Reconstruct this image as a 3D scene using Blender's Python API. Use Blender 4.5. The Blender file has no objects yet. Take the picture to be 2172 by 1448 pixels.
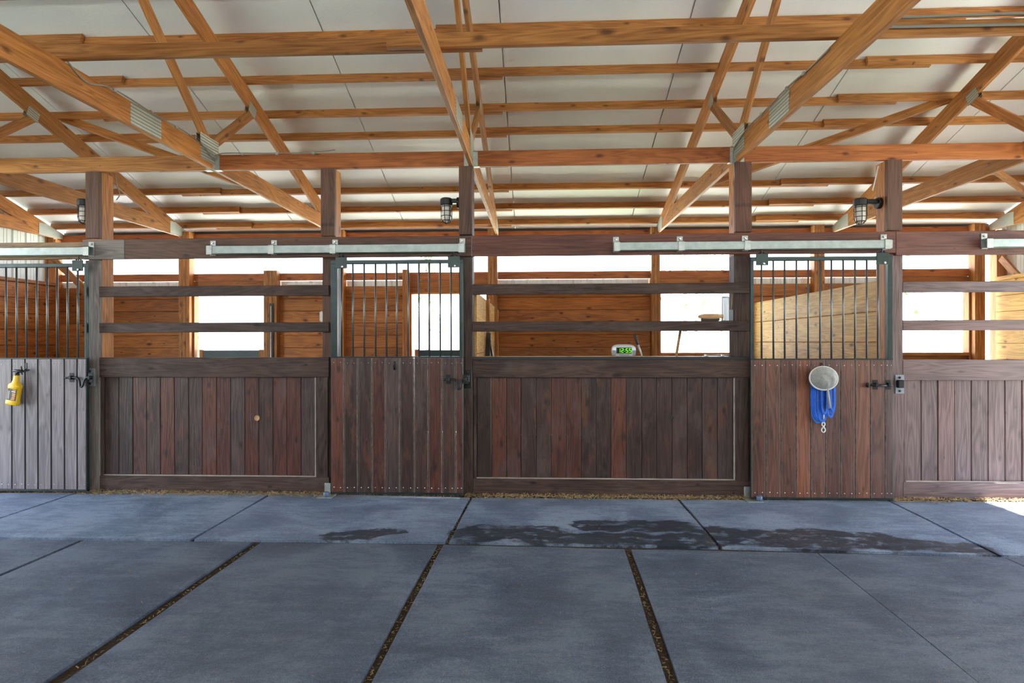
import bpy, bmesh, math, random
from mathutils import Vector, Matrix
C = bpy.context.scene
COL = C.collection
random.seed(7)

# ------------------------------------------------------------------ camera
F_PX, W_PX, H_PX = 1250.0, 2172.0, 1448.0
CAM_H = 1.42
cam_d = bpy.data.cameras.new('camera'); cam = bpy.data.objects.new('camera', cam_d); COL.objects.link(cam)
cam_d.sensor_width = 36.0; cam_d.lens = 36.0 * F_PX / W_PX
cam_d.clip_start = .05; cam_d.clip_end = 500
YAW, ROLL = math.atan(.043), math.radians(-.11)
cam.matrix_world = (Matrix.Translation((0, 0, CAM_H)) @ Matrix.Rotation(YAW, 4, 'Z') @
                    Matrix.Rotation(math.pi / 2, 4, 'X') @ Matrix.Rotation(ROLL, 4, 'Z'))
C.camera = cam
_R = cam.matrix_world.to_3x3()
def ray(px, py): return _R @ Vector(((px - W_PX / 2) / F_PX, (H_PX / 2 - py) / F_PX, -1))
def at(px, py, Y):                       # photo pixel -> point on the plane y = Y
    r = ray(px, py); t = Y / r.y
    return Vector((r.x * t, Y, CAM_H + r.z * t))
def atx(px, py, X):                      # photo pixel -> point on the plane x = X
    r = ray(px, py); t = X / r.x
    return Vector((X, r.y * t, CAM_H + r.z * t))
def atz(px, py, Z=0.0):                  # photo pixel -> point on the level z = Z
    r = ray(px, py); t = (Z - CAM_H) / r.z
    return Vector((r.x * t, r.y * t, Z))

# ------------------------------------------------------------------ sky, sun, exposure
wd = bpy.data.worlds.new('sky'); C.world = wd; wd.use_nodes = True
nt = wd.node_tree; nt.nodes.clear()
wo = nt.nodes.new('ShaderNodeOutputWorld'); bg = nt.nodes.new('ShaderNodeBackground')
tc = nt.nodes.new('ShaderNodeTexCoord'); sx = nt.nodes.new('ShaderNodeSeparateXYZ'); cr = nt.nodes.new('ShaderNodeValToRGB')
nt.links.new(tc.outputs['Generated'], sx.inputs[0]); nt.links.new(sx.outputs['Z'], cr.inputs[0])
cr.color_ramp.elements[0].color = (.84, .93, 1, 1); cr.color_ramp.elements[1].color = (.45, .66, 1, 1)
nt.links.new(cr.outputs[0], bg.inputs[0]); bg.inputs[1].default_value = 5.0
nt.links.new(bg.outputs[0], wo.inputs[0])
sun_d = bpy.data.lights.new('sun', 'SUN'); sun_d.energy = 30; sun_d.angle = math.radians(.6); sun_d.color = (1, .94, .84)
sun = bpy.data.objects.new('sun', sun_d); COL.objects.link(sun)
SUN_TO = Vector((-1, .0405, -1.04))
sun.rotation_euler = SUN_TO.to_track_quat('-Z', 'Y').to_euler()
C.view_settings.view_transform = 'Standard'; C.view_settings.look = 'None'
C.view_settings.exposure = 1.15; C.view_settings.gamma = 1; C.view_settings.use_curve_mapping = False
C.cycles.max_bounces = 9; C.cycles.diffuse_bounces = 7; C.cycles.glossy_bounces = 4
C.cycles.caustics_reflective = False; C.cycles.caustics_refractive = False
C.cycles.sample_clamp_indirect = 8
def portal(name, loc, rot, sx_, sy_):    # tells the renderer where the sky comes in
    d = bpy.data.lights.new(name, 'AREA'); d.shape = 'RECTANGLE'; d.size = sx_; d.size_y = sy_
    d.cycles.is_portal = True
    o = bpy.data.objects.new(name, d); COL.objects.link(o); o.location = loc; o.rotation_euler = rot
    return o

# ------------------------------------------------------------------ dimensions
D = 5.48            # front of the stalls
BK = 9.02           # inner face of the back wall
GL, GR = -7.62, 6.80   # gable walls
RIDGE = 3.66
def zt(Y): return 6.16 - (Y if Y >= RIDGE else 2 * RIDGE - Y) / 3.0    # top of the trusses
ZC0, ZC1 = 3.05, 3.235
SL = math.atan(1 / 3)

# ------------------------------------------------------------------ node helpers
class N:
    def __init__(s, name):
        s.m = bpy.data.materials.new(name); s.m.use_nodes = True
        s.t = s.m.node_tree; s.b = s.t.nodes['Principled BSDF']
    def n(s, ty, **kw):
        x = s.t.nodes.new(ty)
        for k, v in kw.items(): setattr(x, k, v)
        return x
    def l(s, a, b): s.t.links.new(a, b)
    def val(s, a, sock):
        if isinstance(a, (int, float)): sock.default_value = a
        else: s.l(a, sock)
    def math(s, op, a, b=0.0, c=None):
        x = s.n('ShaderNodeMath', operation=op); s.val(a, x.inputs[0]); s.val(b, x.inputs[1])
        if c is not None: s.val(c, x.inputs[2])
        return x.outputs[0]
    def vmath(s, op, a, b):
        x = s.n('ShaderNodeVectorMath', operation=op)
        for i, v in enumerate((a, b)):
            if isinstance(v, (tuple, list)): x.inputs[i].default_value = v
            elif isinstance(v, (int, float)): x.inputs[i].default_value = (v,) * 3
            else: s.l(v, x.inputs[i])
        return x.outputs[1] if op in ('LENGTH', 'DISTANCE', 'DOT_PRODUCT') else x.outputs[0]
    def noise(s, vec, scale, detail=3.0, rough=.55, dist=0.0):
        x = s.n('ShaderNodeTexNoise'); s.l(vec, x.inputs['Vector'])
        x.inputs['Scale'].default_value = scale; x.inputs['Detail'].default_value = detail
        x.inputs['Roughness'].default_value = rough; x.inputs['Distortion'].default_value = dist
        return x.outputs['Fac']
    def ramp(s, fac, stops, interp='LINEAR'):
        x = s.n('ShaderNodeValToRGB'); s.l(fac, x.inputs[0]); r = x.color_ramp; r.interpolation = interp
        while len(r.elements) < len(stops): r.elements.new(.5)
        for e, (p, c) in zip(r.elements, stops):
            e.position = p
            e.color = (c, c, c, 1) if isinstance(c, (int, float)) else (*c, 1)
        return x.outputs[0]
    def mix(s, fac, a, b, mode='MIX'):
        x = s.n('ShaderNodeMix', data_type='RGBA', blend_type=mode)
        s.val(fac, x.inputs[0])
        for v, sk in ((a, x.inputs[6]), (b, x.inputs[7])):
            if isinstance(v, (tuple, list)): sk.default_value = (*v, 1)
            else: s.l(v, sk)
        return x.outputs[2]
    def bump(s, h, strength=.2, dist=.01):
        x = s.n('ShaderNodeBump'); x.inputs['Strength'].default_value = strength; x.inputs['Distance'].default_value = dist
        s.l(h, x.inputs['Height']); s.l(x.outputs[0], s.b.inputs['Normal'])
    def obj_vec(s):
        t = s.n('ShaderNodeTexCoord'); oi = s.n('ShaderNodeObjectInfo')
        cx = s.n('ShaderNodeCombineXYZ')
        s.l(s.math('MULTIPLY', oi.outputs['Random'], 53.0), cx.inputs[0])
        s.l(s.math('MULTIPLY', oi.outputs['Random'], 31.7), cx.inputs[1])
        s.l(s.math('MULTIPLY', oi.outputs['Random'], 17.3), cx.inputs[2])
        return s.vmath('ADD', t.outputs['Object'], cx.outputs[0]), oi.outputs['Random']
    def world_vec(s):
        return s.n('ShaderNodeNewGeometry').outputs['Position']

def plain(name, col, rough=.6, metal=0.0, spec=.5, noise=None, bump=0):
    k = N(name); k.b.inputs['Roughness'].default_value = rough; k.b.inputs['Metallic'].default_value = metal
    k.b.inputs['Specular IOR Level'].default_value = spec
    if noise:
        v, r = k.obj_vec(); f = k.noise(v, noise[0], 4)
        lo = tuple(c * noise[1] for c in col)
        k.l(k.ramp(f, [(.3, lo), (.7, col)]), k.b.inputs['Base Color'])
        if bump: k.bump(f, bump, .004)
    else: k.b.inputs['Base Color'].default_value = (*col, 1)
    return k.m

def wood(name, dark, light, tints, rough=.6, knots=.5, bump=.25, spec=.35, fibre=1.0, wear=None, wear2=None):
    k = N(name); v, rnd = k.obj_vec()
    g = k.noise(k.vmath('MULTIPLY', v, (1.5, 46, 46)), 2.0, 5, .62)
    soft = k.noise(k.vmath('MULTIPLY', v, (.5, 5.5, 5.5)), 1.6, 2, .5, .4)
    ring = k.math('ADD', k.math('MULTIPLY', k.math('SINE', k.math('MULTIPLY', soft, 62.0)), .5), .5)
    blot = k.noise(k.vmath('MULTIPLY', v, (1.0, 3, 3)), 1.3, 3)
    f = k.math('ADD', k.math('MULTIPLY', g, .62 * fibre), k.math('MULTIPLY', ring, .15))
    f = k.math('ADD', f, k.math('MULTIPLY', blot, .42))
    f = k.math('SUBTRACT', f, .16)
    col = k.ramp(f, [(.20, dark), (.62, light)])
    col = k.mix(1.0, col, k.ramp(rnd, tints, 'CONSTANT' if len(tints) > 3 else 'LINEAR'), 'MULTIPLY')
    if wear2:
        w = k.noise(k.vmath('MULTIPLY', v, (1.3, 4.5, 4.5)), 1.7, 5, .65)
        col = k.mix(k.math('MULTIPLY', k.ramp(w, [(.56, 0.0), (.68, 1.0)]), wear2[1]), col, wear2[0])
    if wear:
        w = k.noise(k.vmath('MULTIPLY', v, (.9, 2.2, 2.2)), 2.4, 6, .7)
        wf = k.ramp(w, [(.52, 0.0), (.70, 1.0)])
        col = k.mix(k.math('MULTIPLY', wf, wear[1]), col, wear[0])
    if knots:
        vo = k.n('ShaderNodeTexVoronoi', voronoi_dimensions='2D'); vo.inputs['Scale'].default_value = 1.0
        sp3 = k.n('ShaderNodeSeparateXYZ'); k.l(v, sp3.inputs[0]); cb = k.n('ShaderNodeCombineXYZ')
        k.l(k.math('MULTIPLY', sp3.outputs[0], 2.6), cb.inputs[0]); k.l(k.math('MULTIPLY', sp3.outputs[2], 5.5), cb.inputs[1])
        wv = k.n('ShaderNodeTexNoise'); k.l(v, wv.inputs['Vector']); wv.inputs['Scale'].default_value = 14
        k.l(k.vmath('ADD', cb.outputs[0], k.vmath('MULTIPLY', wv.outputs['Color'], (.06, .06, 0))), vo.inputs['Vector'])
        sc3 = k.n('ShaderNodeSeparateColor'); k.l(vo.outputs['Color'], sc3.inputs[0])
        gate = k.math('ADD', k.math('MULTIPLY', k.math('POWER', sc3.outputs[0], 2.0), 1.1), .02)   # few large knots, many none
        d = k.math('DIVIDE', vo.outputs['Distance'], gate)
        sp = k.ramp(d, [(.05, 1.0), (.085, .6), (.16, 0.0)])
        col = k.mix(k.math('MULTIPLY', sp, knots), col, tuple(c * .25 for c in dark))
    k.l(col, k.b.inputs['Base Color'])
    k.b.inputs['Roughness'].default_value = rough; k.b.inputs['Specular IOR Level'].default_value = spec
    k.bump(k.math('ADD', g, k.math('MULTIPLY', ring, .3)), bump, .004)
    return k.m

PINE = wood('pine_timber', (.22, .075, .019), (.57, .255, .080), [(0, (.80, .78, .76)), (.5, (1, 1, 1)), (1, (1.1, 1.0, .86))], .55, .75)
REDPINE = wood('red_pine_timber', (.20, .055, .015), (.50, .175, .050), [(0, (.9, .85, .85)), (1, (1.08, 1, .95))], .55, .8)
PLANK = wood('pine_wall_plank', (.20, .062, .014), (.53, .205, .050), [(0, (.74, .70, .66)), (.5, (1, 1, 1)), (1, (1.12, 1.05, .95))], .55, .9)
YELLOW = wood('pale_lit_pine_plank', (.40, .215, .055), (.82, .52, .165), [(0, (.92, .9, .88)), (1, (1.04, 1.02, 1))], .6, .8)  # yellow pine, with sun and window light put into the colour
STAIN = wood('dark_stained_plank', (.016, .0085, .007), (.086, .043, .034),
             [(0, (.9, .85, .85)), (.14, (1.35, .80, .66)), (.28, (.75, .72, .74)), (.42, (1.9, 1.15, .85)), (.55, (1.0, .98, .98)), (.68, (1.25, 1.45, 1.75)), (.80, (.62, .55, .55)), (.90, (1.5, .95, .85))],
             .42, .7, .45, .5, wear=((.15, .11, .105), .38), wear2=((.17, .058, .028), .6))
STAINR = wood('dark_stained_rail', (.020, .012, .0095), (.098, .060, .047), [(0, (.9, .85, .85)), (.5, (1.1, 1, 1)), (1, (1.0, 1.0, 1.05))],
              .6, .7, .4, .3, wear=((.17, .14, .125), .35))
HEADER = wood('brown_header', (.042, .020, .013), (.150, .075, .052), [(0, (1, .8, .75)), (.5, (1.0, .9, .85)), (1, (1.0, 1.0, .95))], .55, .6, .3, .4)
REDHEAD = wood('red_brown_header', (.060, .020, .014), (.185, .075, .052), [(0, (1, .9, .9)), (1, (1.05, 1, 1))], .55, .6, .3, .4)
REDDOOR = wood('red_brown_plank', (.050, .019, .012), (.205, .092, .058), [(0, (.95, .9, .9)), (.2, (1.25, 1.05, .9)), (.42, (.62, .58, .64)), (.58, (.55, .66, .85)), (.72, (1.55, 1.22, .95)), (.86, (.8, .7, .7))], .5, .5, .3, .45,
               wear=((.16, .11, .11), .35), wear2=((.035, .022, .026), .55))
GREYDOOR = wood('grey_weathered_glare_plank', (.095, .075, .080), (.265, .228, .240), [(0, (.88, .88, .9)), (1, (1.06, 1.02, 1.02))], .5, .35, .3, .45)  # weathered grey lilac, paled further by glare put into the colour
PALEPANEL = wood('mauve_spill_lit_plank', (.052, .025, .022), (.195, .120, .112), [(0, (1.0, .8, .76)), (.5, (1, 1, 1)), (1, (.95, .95, 1.0))], .5, .5, .3, .45)  # mauve planks, light spill from the right end put into the colour
TAN = wood('tan_header', (.17, .10, .05), (.36, .23, .12), [(0, (1, 1, 1)), (1, (1.05, 1, .95))], .55, .6)
GREYPOST = wood('grey_weathered_post', (.10, .085, .075), (.27, .235, .215), [(0, (.95, .95, .95)), (1, (1.05, 1.02, 1))], .6, .5, .4, .3)
PALEW = plain('pale_arris', (.30, .23, .20), .5, noise=(20, .3))  # pale chamfers along the door planks
BLACKW = plain('dark_arris', (.03, .026, .028), .6)
HOSE = plain('conduit_steel', (.24, .235, .22), .35, .6)
STRIP = plain('pale_trim', (.50, .43, .38), .6, noise=(9, .6))
GALV = plain('galvanised_steel', (.52, .55, .52), .42, .55, noise=(26, .72), bump=.1)
GALVD = plain('galvanised_track', (.42, .47, .45), .45, .45, noise=(18, .75), bump=.08)
GREENM = plain('dark_green_steel', (.030, .048, .044), .35, .35, noise=(14, .6))
BARM = plain('grey_steel_bar', (.13, .135, .13), .32, .75)
BLACKM = plain('black_iron', (.016, .016, .018), .38, .4)
BLACKP = plain('black_plastic', (.014, .015, .017), .35)
STEEL = plain('bright_steel', (.62, .62, .62), .25, .9)
WIRE = plain('grey_cable', (.30, .29, .27), .4, .3)
GREENP = plain('teal_panel', (.020, .050, .050), .45, noise=(6, .7))
WHITEP = plain('white_plastic', (.80, .80, .78), .4)
def plate_mat():
    k = N('nail_plate_steel'); k.b.inputs['Metallic'].default_value = .35; k.b.inputs['Roughness'].default_value = .5
    t = k.n('ShaderNodeTexCoord'); w = k.n('ShaderNodeTexWave', wave_type='BANDS', bands_direction='Z')
    w.inputs['Scale'].default_value = 12; k.l(t.outputs['Object'], w.inputs['Vector'])
    w2 = k.n('ShaderNodeTexWave', wave_type='BANDS', bands_direction='Y'); w2.inputs['Scale'].default_value = 26
    k.l(t.outputs['Object'], w2.inputs['Vector'])
    f = k.math('MULTIPLY', w.outputs['Fac'], k.math('ADD', k.math('MULTIPLY', w2.outputs['Fac'], .4), .6))
    k.l(k.ramp(f, [(.0, (.25, .25, .22)), (.6, (.50, .51, .47))]), k.b.inputs['Base Color'])
    k.bump(f, .6, .006); return k.m
PLATE = plate_mat()
HEELP = plain('heel_plate_steel', (.50, .54, .52), .5, .3, noise=(5, .8))
def roof_mat():
    k = N('white_roof_insulation'); v = k.world_vec()
    a = k.noise(k.vmath('MULTIPLY', v, (1, 3, 3)), 30, 4); b = k.noise(v, 1.1, 3)
    k.l(k.ramp(b, [(.3, (.75, .77, .83)), (.7, (.83, .85, .90))]), k.b.inputs['Base Color'])
    k.b.inputs['Roughness'].default_value = .34; k.b.inputs['Specular IOR Level'].default_value = .5
    k.bump(k.math('ADD', a, k.math('MULTIPLY', b, 2.0)), .22, .012); return k.m
ROOF = roof_mat()
SIDING = plain('pale_metal_siding', (.78, .81, .79), .45, 0.0, noise=(3, .92))
def soil_mat():
    k = N('soil'); v = k.world_vec(); f = k.noise(v, 60, 6, .7)
    k.l(k.ramp(f, [(.3, (.018, .010, .005)), (.55, (.060, .034, .017)), (.78, (.20, .13, .07))]), k.b.inputs['Base Color'])
    k.b.inputs['Roughness'].default_value = .95; k.bump(f, .8, .02); return k.m
SOIL = soil_mat()
def gravel_mat():
    k = N('pale_gravel'); v = k.world_vec(); f = k.noise(v, 3, 6, .7); g = k.noise(v, .12, 3)
    c = k.ramp(f, [(.3, (.42, .40, .36)), (.7, (.62, .60, .55))])
    c = k.mix(k.ramp(g, [(.45, 0.0), (.6, 1.0)]), c, (.30, .38, .16))
    k.l(c, k.b.inputs['Base Color']); k.b.inputs['Roughness'].default_value = .95; return k.m
GRAVEL = gravel_mat()
def mat_rubber(name, g, wet_on=True):
    k = N(name); v = k.world_vec(); _, rnd = k.obj_vec()
    sp = k.noise(v, 140, 3, .7); fine = k.noise(v, 38, 4, .6); blot = k.noise(v, 1.7, 5, .6, .6); streak = k.noise(k.vmath('MULTIPLY', v, (2.0, 7, 1)), 2.2, 4, .65)
    f = k.math('ADD', k.math('MULTIPLY', blot, .55), k.math('ADD', k.math('MULTIPLY', fine, .22), k.math('MULTIPLY', streak, .33)))
    col = k.ramp(f, [(.40, (.046, .060, .086)), (.52, (.135, .162, .205)), (.62, (.32, .345, .375))])
    col = k.mix(.40, col, k.ramp(sp, [(.36, (.040, .052, .075)), (.5, (.15, .18, .23)), (.64, (.42, .45, .50))]))
    sx_ = k.n('ShaderNodeSeparateXYZ'); k.l(v, sx_.inputs[0])
    dust = k.math('MULTIPLY', k.ramp(k.noise(v, .9, 3), [(.45, 0.0), (.68, 1.0)]), .25)   # trodden dirt
    col = k.mix(dust, col, (.17, .165, .16))
    # water spilled in front of the stalls: patches with ragged edges
    nz = k.n('ShaderNodeTexNoise'); k.l(v, nz.inputs['Vector']); nz.inputs['Scale'].default_value = 5.0; nz.inputs['Detail'].default_value = 6; nz.inputs['Roughness'].default_value = .62
    off = k.vmath('MULTIPLY', k.vmath('SUBTRACT', nz.outputs['Color'], (.5, .5, .5)), (.42, .30, 0))
    p = k.vmath('ADD', v, off); m = None
    spots = [((705, 1136), (775, 1135), .10), ((770, 1131), (842, 1126), .085),
             ((1000, 1129), (1150, 1131), .19), ((1140, 1137), (1330, 1144), .14), ((1250, 1113), (1440, 1114), .155), ((1430, 1119), (1520, 1126), .13),
             ((1230, 1140), (1500, 1146), .15), ((1540, 1136), (1750, 1150), .22), ((1690, 1138), (1860, 1147), .225), ((1850, 1149), (2075, 1162), .135)]
    for a, b, r in spots:
        A, B = atz(*a), atz(*b); A.z = B.z = 0
        dv = B - A; L2 = dv.length_squared
        pa = k.vmath('SUBTRACT', k.vmath('MULTIPLY', p, (1, 1, 0)), tuple(A))
        t = k.math('DIVIDE', k.vmath('DOT_PRODUCT', pa, tuple(dv)), L2)
        t = k.math('MINIMUM', k.math('MAXIMUM', t, 0.0), 1.0)
        cx = k.n('ShaderNodeVectorMath', operation='SCALE'); cx.inputs[0].default_value = tuple(dv); k.l(t, cx.inputs['Scale'])
        d = k.math('DIVIDE', k.vmath('DISTANCE', pa, cx.outputs[0]), r)
        m = d if m is None else k.math('MINIMUM', m, d)
    hole = k.noise(k.vmath('MULTIPLY', v, (1, 1.6, 1)), 7, 6, .7)
    wet = k.ramp(m, [(.80, 1.0), (1.0, 0.0)])
    wet = k.math('MULTIPLY', wet, k.ramp(hole, [(.38, .22), (.47, 1.0)]))
    if not wet_on: wet = k.math('MULTIPLY', wet, 0.0)
    col = k.mix(k.math('MULTIPLY', wet, .88), col, (.013, .015, .019))
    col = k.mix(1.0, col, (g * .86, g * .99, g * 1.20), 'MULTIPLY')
    k.l(col, k.b.inputs['Base Color'])
    k.l(k.math('SUBTRACT', .46, k.math('MULTIPLY', wet, .10)), k.b.inputs['Roughness'])
    k.b.inputs['Specular IOR Level'].default_value = .6
    k.bump(k.math('ADD', sp, fine), .30, .004); return k.m
RUBBER = mat_rubber('far_row_lit_rubber', 1.22)  # far row: some dust, and the far sheen put into the colour
RUBBER2 = mat_rubber('near_row_dim_rubber', .66, False)  # near row: same rubber, the dim foreground put into the colour
STRAW = plain('straw', (.52, .36, .17), .8, noise=(12, .55))
BLUE = plain('blue_webbing', (.010, .15, .74), .45, noise=(40, .7), bump=.2)
MESHM = plain('grey_net', (.36, .355, .34), .7, noise=(60, .7), bump=.4)
YELP = plain('yellow_plastic', (.86, .50, .010), .28)
BLACKL = plain('black_label', (.020, .016, .012), .4)
ORANGEL = plain('orange_print', (.80, .28, .03), .4)
LAMPGL = plain('frosted_glass', (.78, .75, .67), .25)
SILVER = plain('silver_plastic', (.55, .57, .60), .3, .3)
GREYP = plain('grey_plastic', (.25, .27, .30), .35)
SCREEN = plain('green_black_screen', (.010, .035, .008), .15)
def emit(name, col, st):
    k = N(name); k.b.inputs['Base Color'].default_value = (*col, 1); k.b.inputs['Emission Color'].default_value = (*col, 1)
    k.b.inputs['Emission Strength'].default_value = st; return k.m
DIGIT = emit('green_digits', (.20, .85, .05), .45)
BEECH = plain('beech_wood', (.58, .34, .16), .5, noise=(14, .75))
BRISTLE = plain('dark_bristles', (.05, .035, .025), .8)
LEAF = plain('pine_needles', (.17, .26, .11), .8, noise=(3, .5))
BARK = plain('bark', (.20, .18, .17), .9, noise=(9, .5))

# ------------------------------------------------------------------ mesh helpers
WL = {}
def wloc(o): return WL.get(o.name, Vector((0, 0, 0)))
def empty(name, loc, label=None, cat=None, group=None, kind=None):
    o = bpy.data.objects.new(name, None); COL.objects.link(o); o.location = loc; o.empty_display_size = .1
    WL[o.name] = Vector(loc); tag(o, label, cat, group, kind); return o
def tag(o, label=None, cat=None, group=None, kind=None):
    for k_, v_ in (('label', label), ('category', cat), ('group', group), ('kind', kind)):
        if v_: o[k_] = v_
    return o
def link(name, me, parent=None, loc=Vector((0, 0, 0)), rot=None, mat=None):
    o = bpy.data.objects.new(name, me); COL.objects.link(o)
    if mat and not me.materials: me.materials.append(mat)
    if parent: o.parent = parent; o.location = Vector(loc) - wloc(parent)
    else: o.location = loc
    if rot is not None: o.rotation_euler = rot
    WL[o.name] = Vector(loc); return o
def mk(name, bm, mat, parent=None, smooth=False):
    if not bm.verts: return None
    xs = [v.co for v in bm.verts]
    c = Vector([(min(p[i] for p in xs) + max(p[i] for p in xs)) / 2 for i in range(3)])
    bmesh.ops.translate(bm, verts=bm.verts, vec=-c)
    bmesh.ops.recalc_face_normals(bm, faces=bm.faces)
    me = bpy.data.meshes.new(name); bm.to_mesh(me); bm.free()
    if smooth:
        for p in me.polygons: p.use_smooth = True
    return link(name, me, parent, c, None, mat)
def box(bm, x0, x1, y0, y1, z0, z1, bev=0.0):
    r = bmesh.ops.create_cube(bm, size=1)
    for v in r['verts']:
        v.co = Vector(((x0 + x1) / 2 + v.co.x * (x1 - x0), (y0 + y1) / 2 + v.co.y * (y1 - y0), (z0 + z1) / 2 + v.co.z * (z1 - z0)))
    if bev:
        es = list({e for v in r['verts'] for e in v.link_edges})
        bmesh.ops.bevel(bm, geom=es, offset=bev, segments=1, affect='EDGES')
    return r['verts']
def bx(name, x0, x1, y0, y1, z0, z1, mat, parent=None, bev=0.0):
    bm = bmesh.new(); box(bm, x0, x1, y0, y1, z0, z1, bev); return mk(name, bm, mat, parent)
_cache = {}
def board_mesh(L, t, h, mat, ch, edge=None):
    key = (round(L, 3), round(t, 4), round(h, 4), mat.name, ch, edge.name if edge else '')
    if key in _cache: return _cache[key]
    y, z, c = t / 2, h / 2, min(ch, t / 3, h / 3)
    prof = [(-y + c, -z), (y - c, -z), (y, -z + c), (y, z - c), (y - c, z), (-y + c, z), (-y, z - c), (-y, -z + c)]
    vs = [(-L / 2, a, b) for a, b in prof] + [(L / 2, a, b) for a, b in prof]
    fs = [tuple(range(7, -1, -1)), tuple(range(8, 16))] + [(i, (i + 1) % 8, (i + 1) % 8 + 8, i + 8) for i in range(8)]
    me = bpy.data.meshes.new('board'); me.from_pydata(vs, [], fs); me.materials.append(mat)
    if edge:
        me.materials.append(edge)
        for i in (3, 5, 7, 9): me.polygons[i].material_index = 1
    _cache[key] = me; return me
def board(name, p0, p1, h, t, mat, parent=None, up=(0, 0, 1), ch=.003, edge=None):
    """a sawn board from p0 to p1 along its middle line; h measured along up, t across"""
    p0, p1 = Vector(p0), Vector(p1); x = (p1 - p0); L = x.length; x.normalize()
    u = Vector(up); z = (u - x * u.dot(x)).normalized(); y = z.cross(x)
    R = Matrix((x, y, z)).transposed()
    return link(name, board_mesh(L, t, h, mat, ch, edge), parent, (p0 + p1) / 2, R.to_euler())
def prism(name, pts, X, t, dirv, mat, parent):
    """polygon pts (y,z) in the plane x = X, thickness t, grain along dirv (y,z)"""
    x = Vector((0, dirv[0], dirv[1])).normalized(); y = Vector((1, 0, 0)); z = x.cross(y)
    R = Matrix((x, y, z)).transposed(); c = Vector((X, sum(p[0] for p in pts) / len(pts), sum(p[1] for p in pts) / len(pts)))
    Ri = R.transposed(); n = len(pts)
    vs = [Ri @ (Vector((X - t / 2, *p)) - c) for p in pts] + [Ri @ (Vector((X + t / 2, *p)) - c) for p in pts]
    me = bpy.data.meshes.new(name)
    me.from_pydata(vs, [], [tuple(range(n)), tuple(range(2 * n - 1, n - 1, -1))] + [(i, i + n, (i + 1) % n + n, (i + 1) % n) for i in range(n)])
    bm = bmesh.new(); bm.from_mesh(me); bmesh.ops.recalc_face_normals(bm, faces=bm.faces)
    bmesh.ops.bevel(bm, geom=bm.edges[:], offset=min(.003, t / 4), segments=1, affect='EDGES'); bm.to_mesh(me); bm.free()
    me.materials.append(mat)
    return link(name, me, parent, c, R.to_euler())
def tube(bm, pts, r, seg=8, caps=True):
    pts = [Vector(p) for p in pts]; rings = []
    rr = r if isinstance(r, (list, tuple)) else [r] * len(pts)
    prev = None
    for i, p in enumerate(pts):
        d = (pts[min(i + 1, len(pts) - 1)] - pts[max(i - 1, 0)]).normalized()
        if prev is None:
            a = Vector((0, 0, 1)) if abs(d.z) < .9 else Vector((1, 0, 0))
            u = d.cross(a).normalized()
        else:
            u = (prev - d * prev.dot(d)).normalized()
        prev = u; w = d.cross(u)
        rings.append([bm.verts.new(p + (u * math.cos(k * 2 * math.pi / seg) + w * math.sin(k * 2 * math.pi / seg)) * rr[i]) for k in range(seg)])
    for a, b in zip(rings, rings[1:]):
        for k in range(seg): bm.faces.new((a[k], a[(k + 1) % seg], b[(k + 1) % seg], b[k]))
    if caps: bm.faces.new(rings[0][::-1]); bm.faces.new(rings[-1])
def lathe(bm, prof, c=(0, 0, 0), seg=20, M=None):
    c = Vector(c); rings = []
    for r, z in prof:
        rings.append([bm.verts.new((M or Matrix.Identity(3)) @ Vector((r * math.cos(k * 2 * math.pi / seg), r * math.sin(k * 2 * math.pi / seg), z)) + c) for k in range(seg)])
    for a, b in zip(rings, rings[1:]):
        for k in range(seg): bm.faces.new((a[k], a[(k + 1) % seg], b[(k + 1) % seg], b[k]))
    bm.faces.new(rings[0][::-1]); bm.faces.new(rings[-1])
def curve(pts, n=8):                     # smooth polyline through points
    P = [Vector(p) for p in pts]; out = []
    for i in range(len(P) - 1):
        a, b, c_, d = P[max(i - 1, 0)], P[i], P[i + 1], P[min(i + 2, len(P) - 1)]
        for k in range(n):
            t = k / n
            out.append(.5 * ((2 * b) + (c_ - a) * t + (2 * a - 5 * b + 4 * c_ - d) * t * t + (3 * b - a - 3 * c_ + d) * t ** 3))
    return out + [P[-1]]
def copy_tree(o, off, parent=None):
    c = o.copy(); COL.objects.link(c)
    if parent: c.parent = parent
    else: c.location = o.location + Vector(off)
    WL[c.name] = wloc(o) + Vector(off)
    for ch in o.children: copy_tree(ch, off, c)
    return c

# ------------------------------------------------------------------ ground, floor
bm = bmesh.new(); box(bm, -70, 70, -50, 90, -.30, -.10)
tag(mk('ground', bm, GRAVEL), kind='structure')
bm = bmesh.new(); box(bm, GL - .1, GR + .1, -1.9, 9.3, -.10, -.022)
FLOOR = tag(mk('floor', bm, SOIL), kind='structure')

# ------------------------------------------------------------------ roof
roof = empty('ceiling', (-.4, 7, 4.0), kind='structure')
def slope_slab(name, x0, x1, ya, yb, off, t, mat, parent):
    bm = bmesh.new(); vs = []
    for X in (x0, x1):
        for Y in (ya, yb):
            z = 6.16 - Y / 3 if ya >= RIDGE - .01 else 6.16 - (2 * RIDGE - Y) / 3
            vs += [bm.verts.new((X, Y, z + off)), bm.verts.new((X, Y, z + off + t))]
    a0, a1, b0, b1, c0, c1, d0, d1 = vs
    for f in ((a0, b0, d0, c0), (a1, c1, d1, b1), (a0, a1, b1, b0), (c0, d0, d1, c1), (a0, c0, c1, a1), (b0, b1, d1, d0)): bm.faces.new(f)
    return mk(name, bm, mat, parent)
PO = .094
xs = [GL - .35, -5.50, -3.76, -2.05, -.34, 1.42, 3.18, 4.94, GR + .35]
for a, b in zip(xs, xs[1:]):
    slope_slab('panel', a + .006, b - .006, RIDGE, 9.75, PO, .012, ROOF, roof)
slope_slab('outer_sheet', xs[0], xs[-1], RIDGE, 9.78, PO + .03, .02, SIDING, roof)
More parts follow.
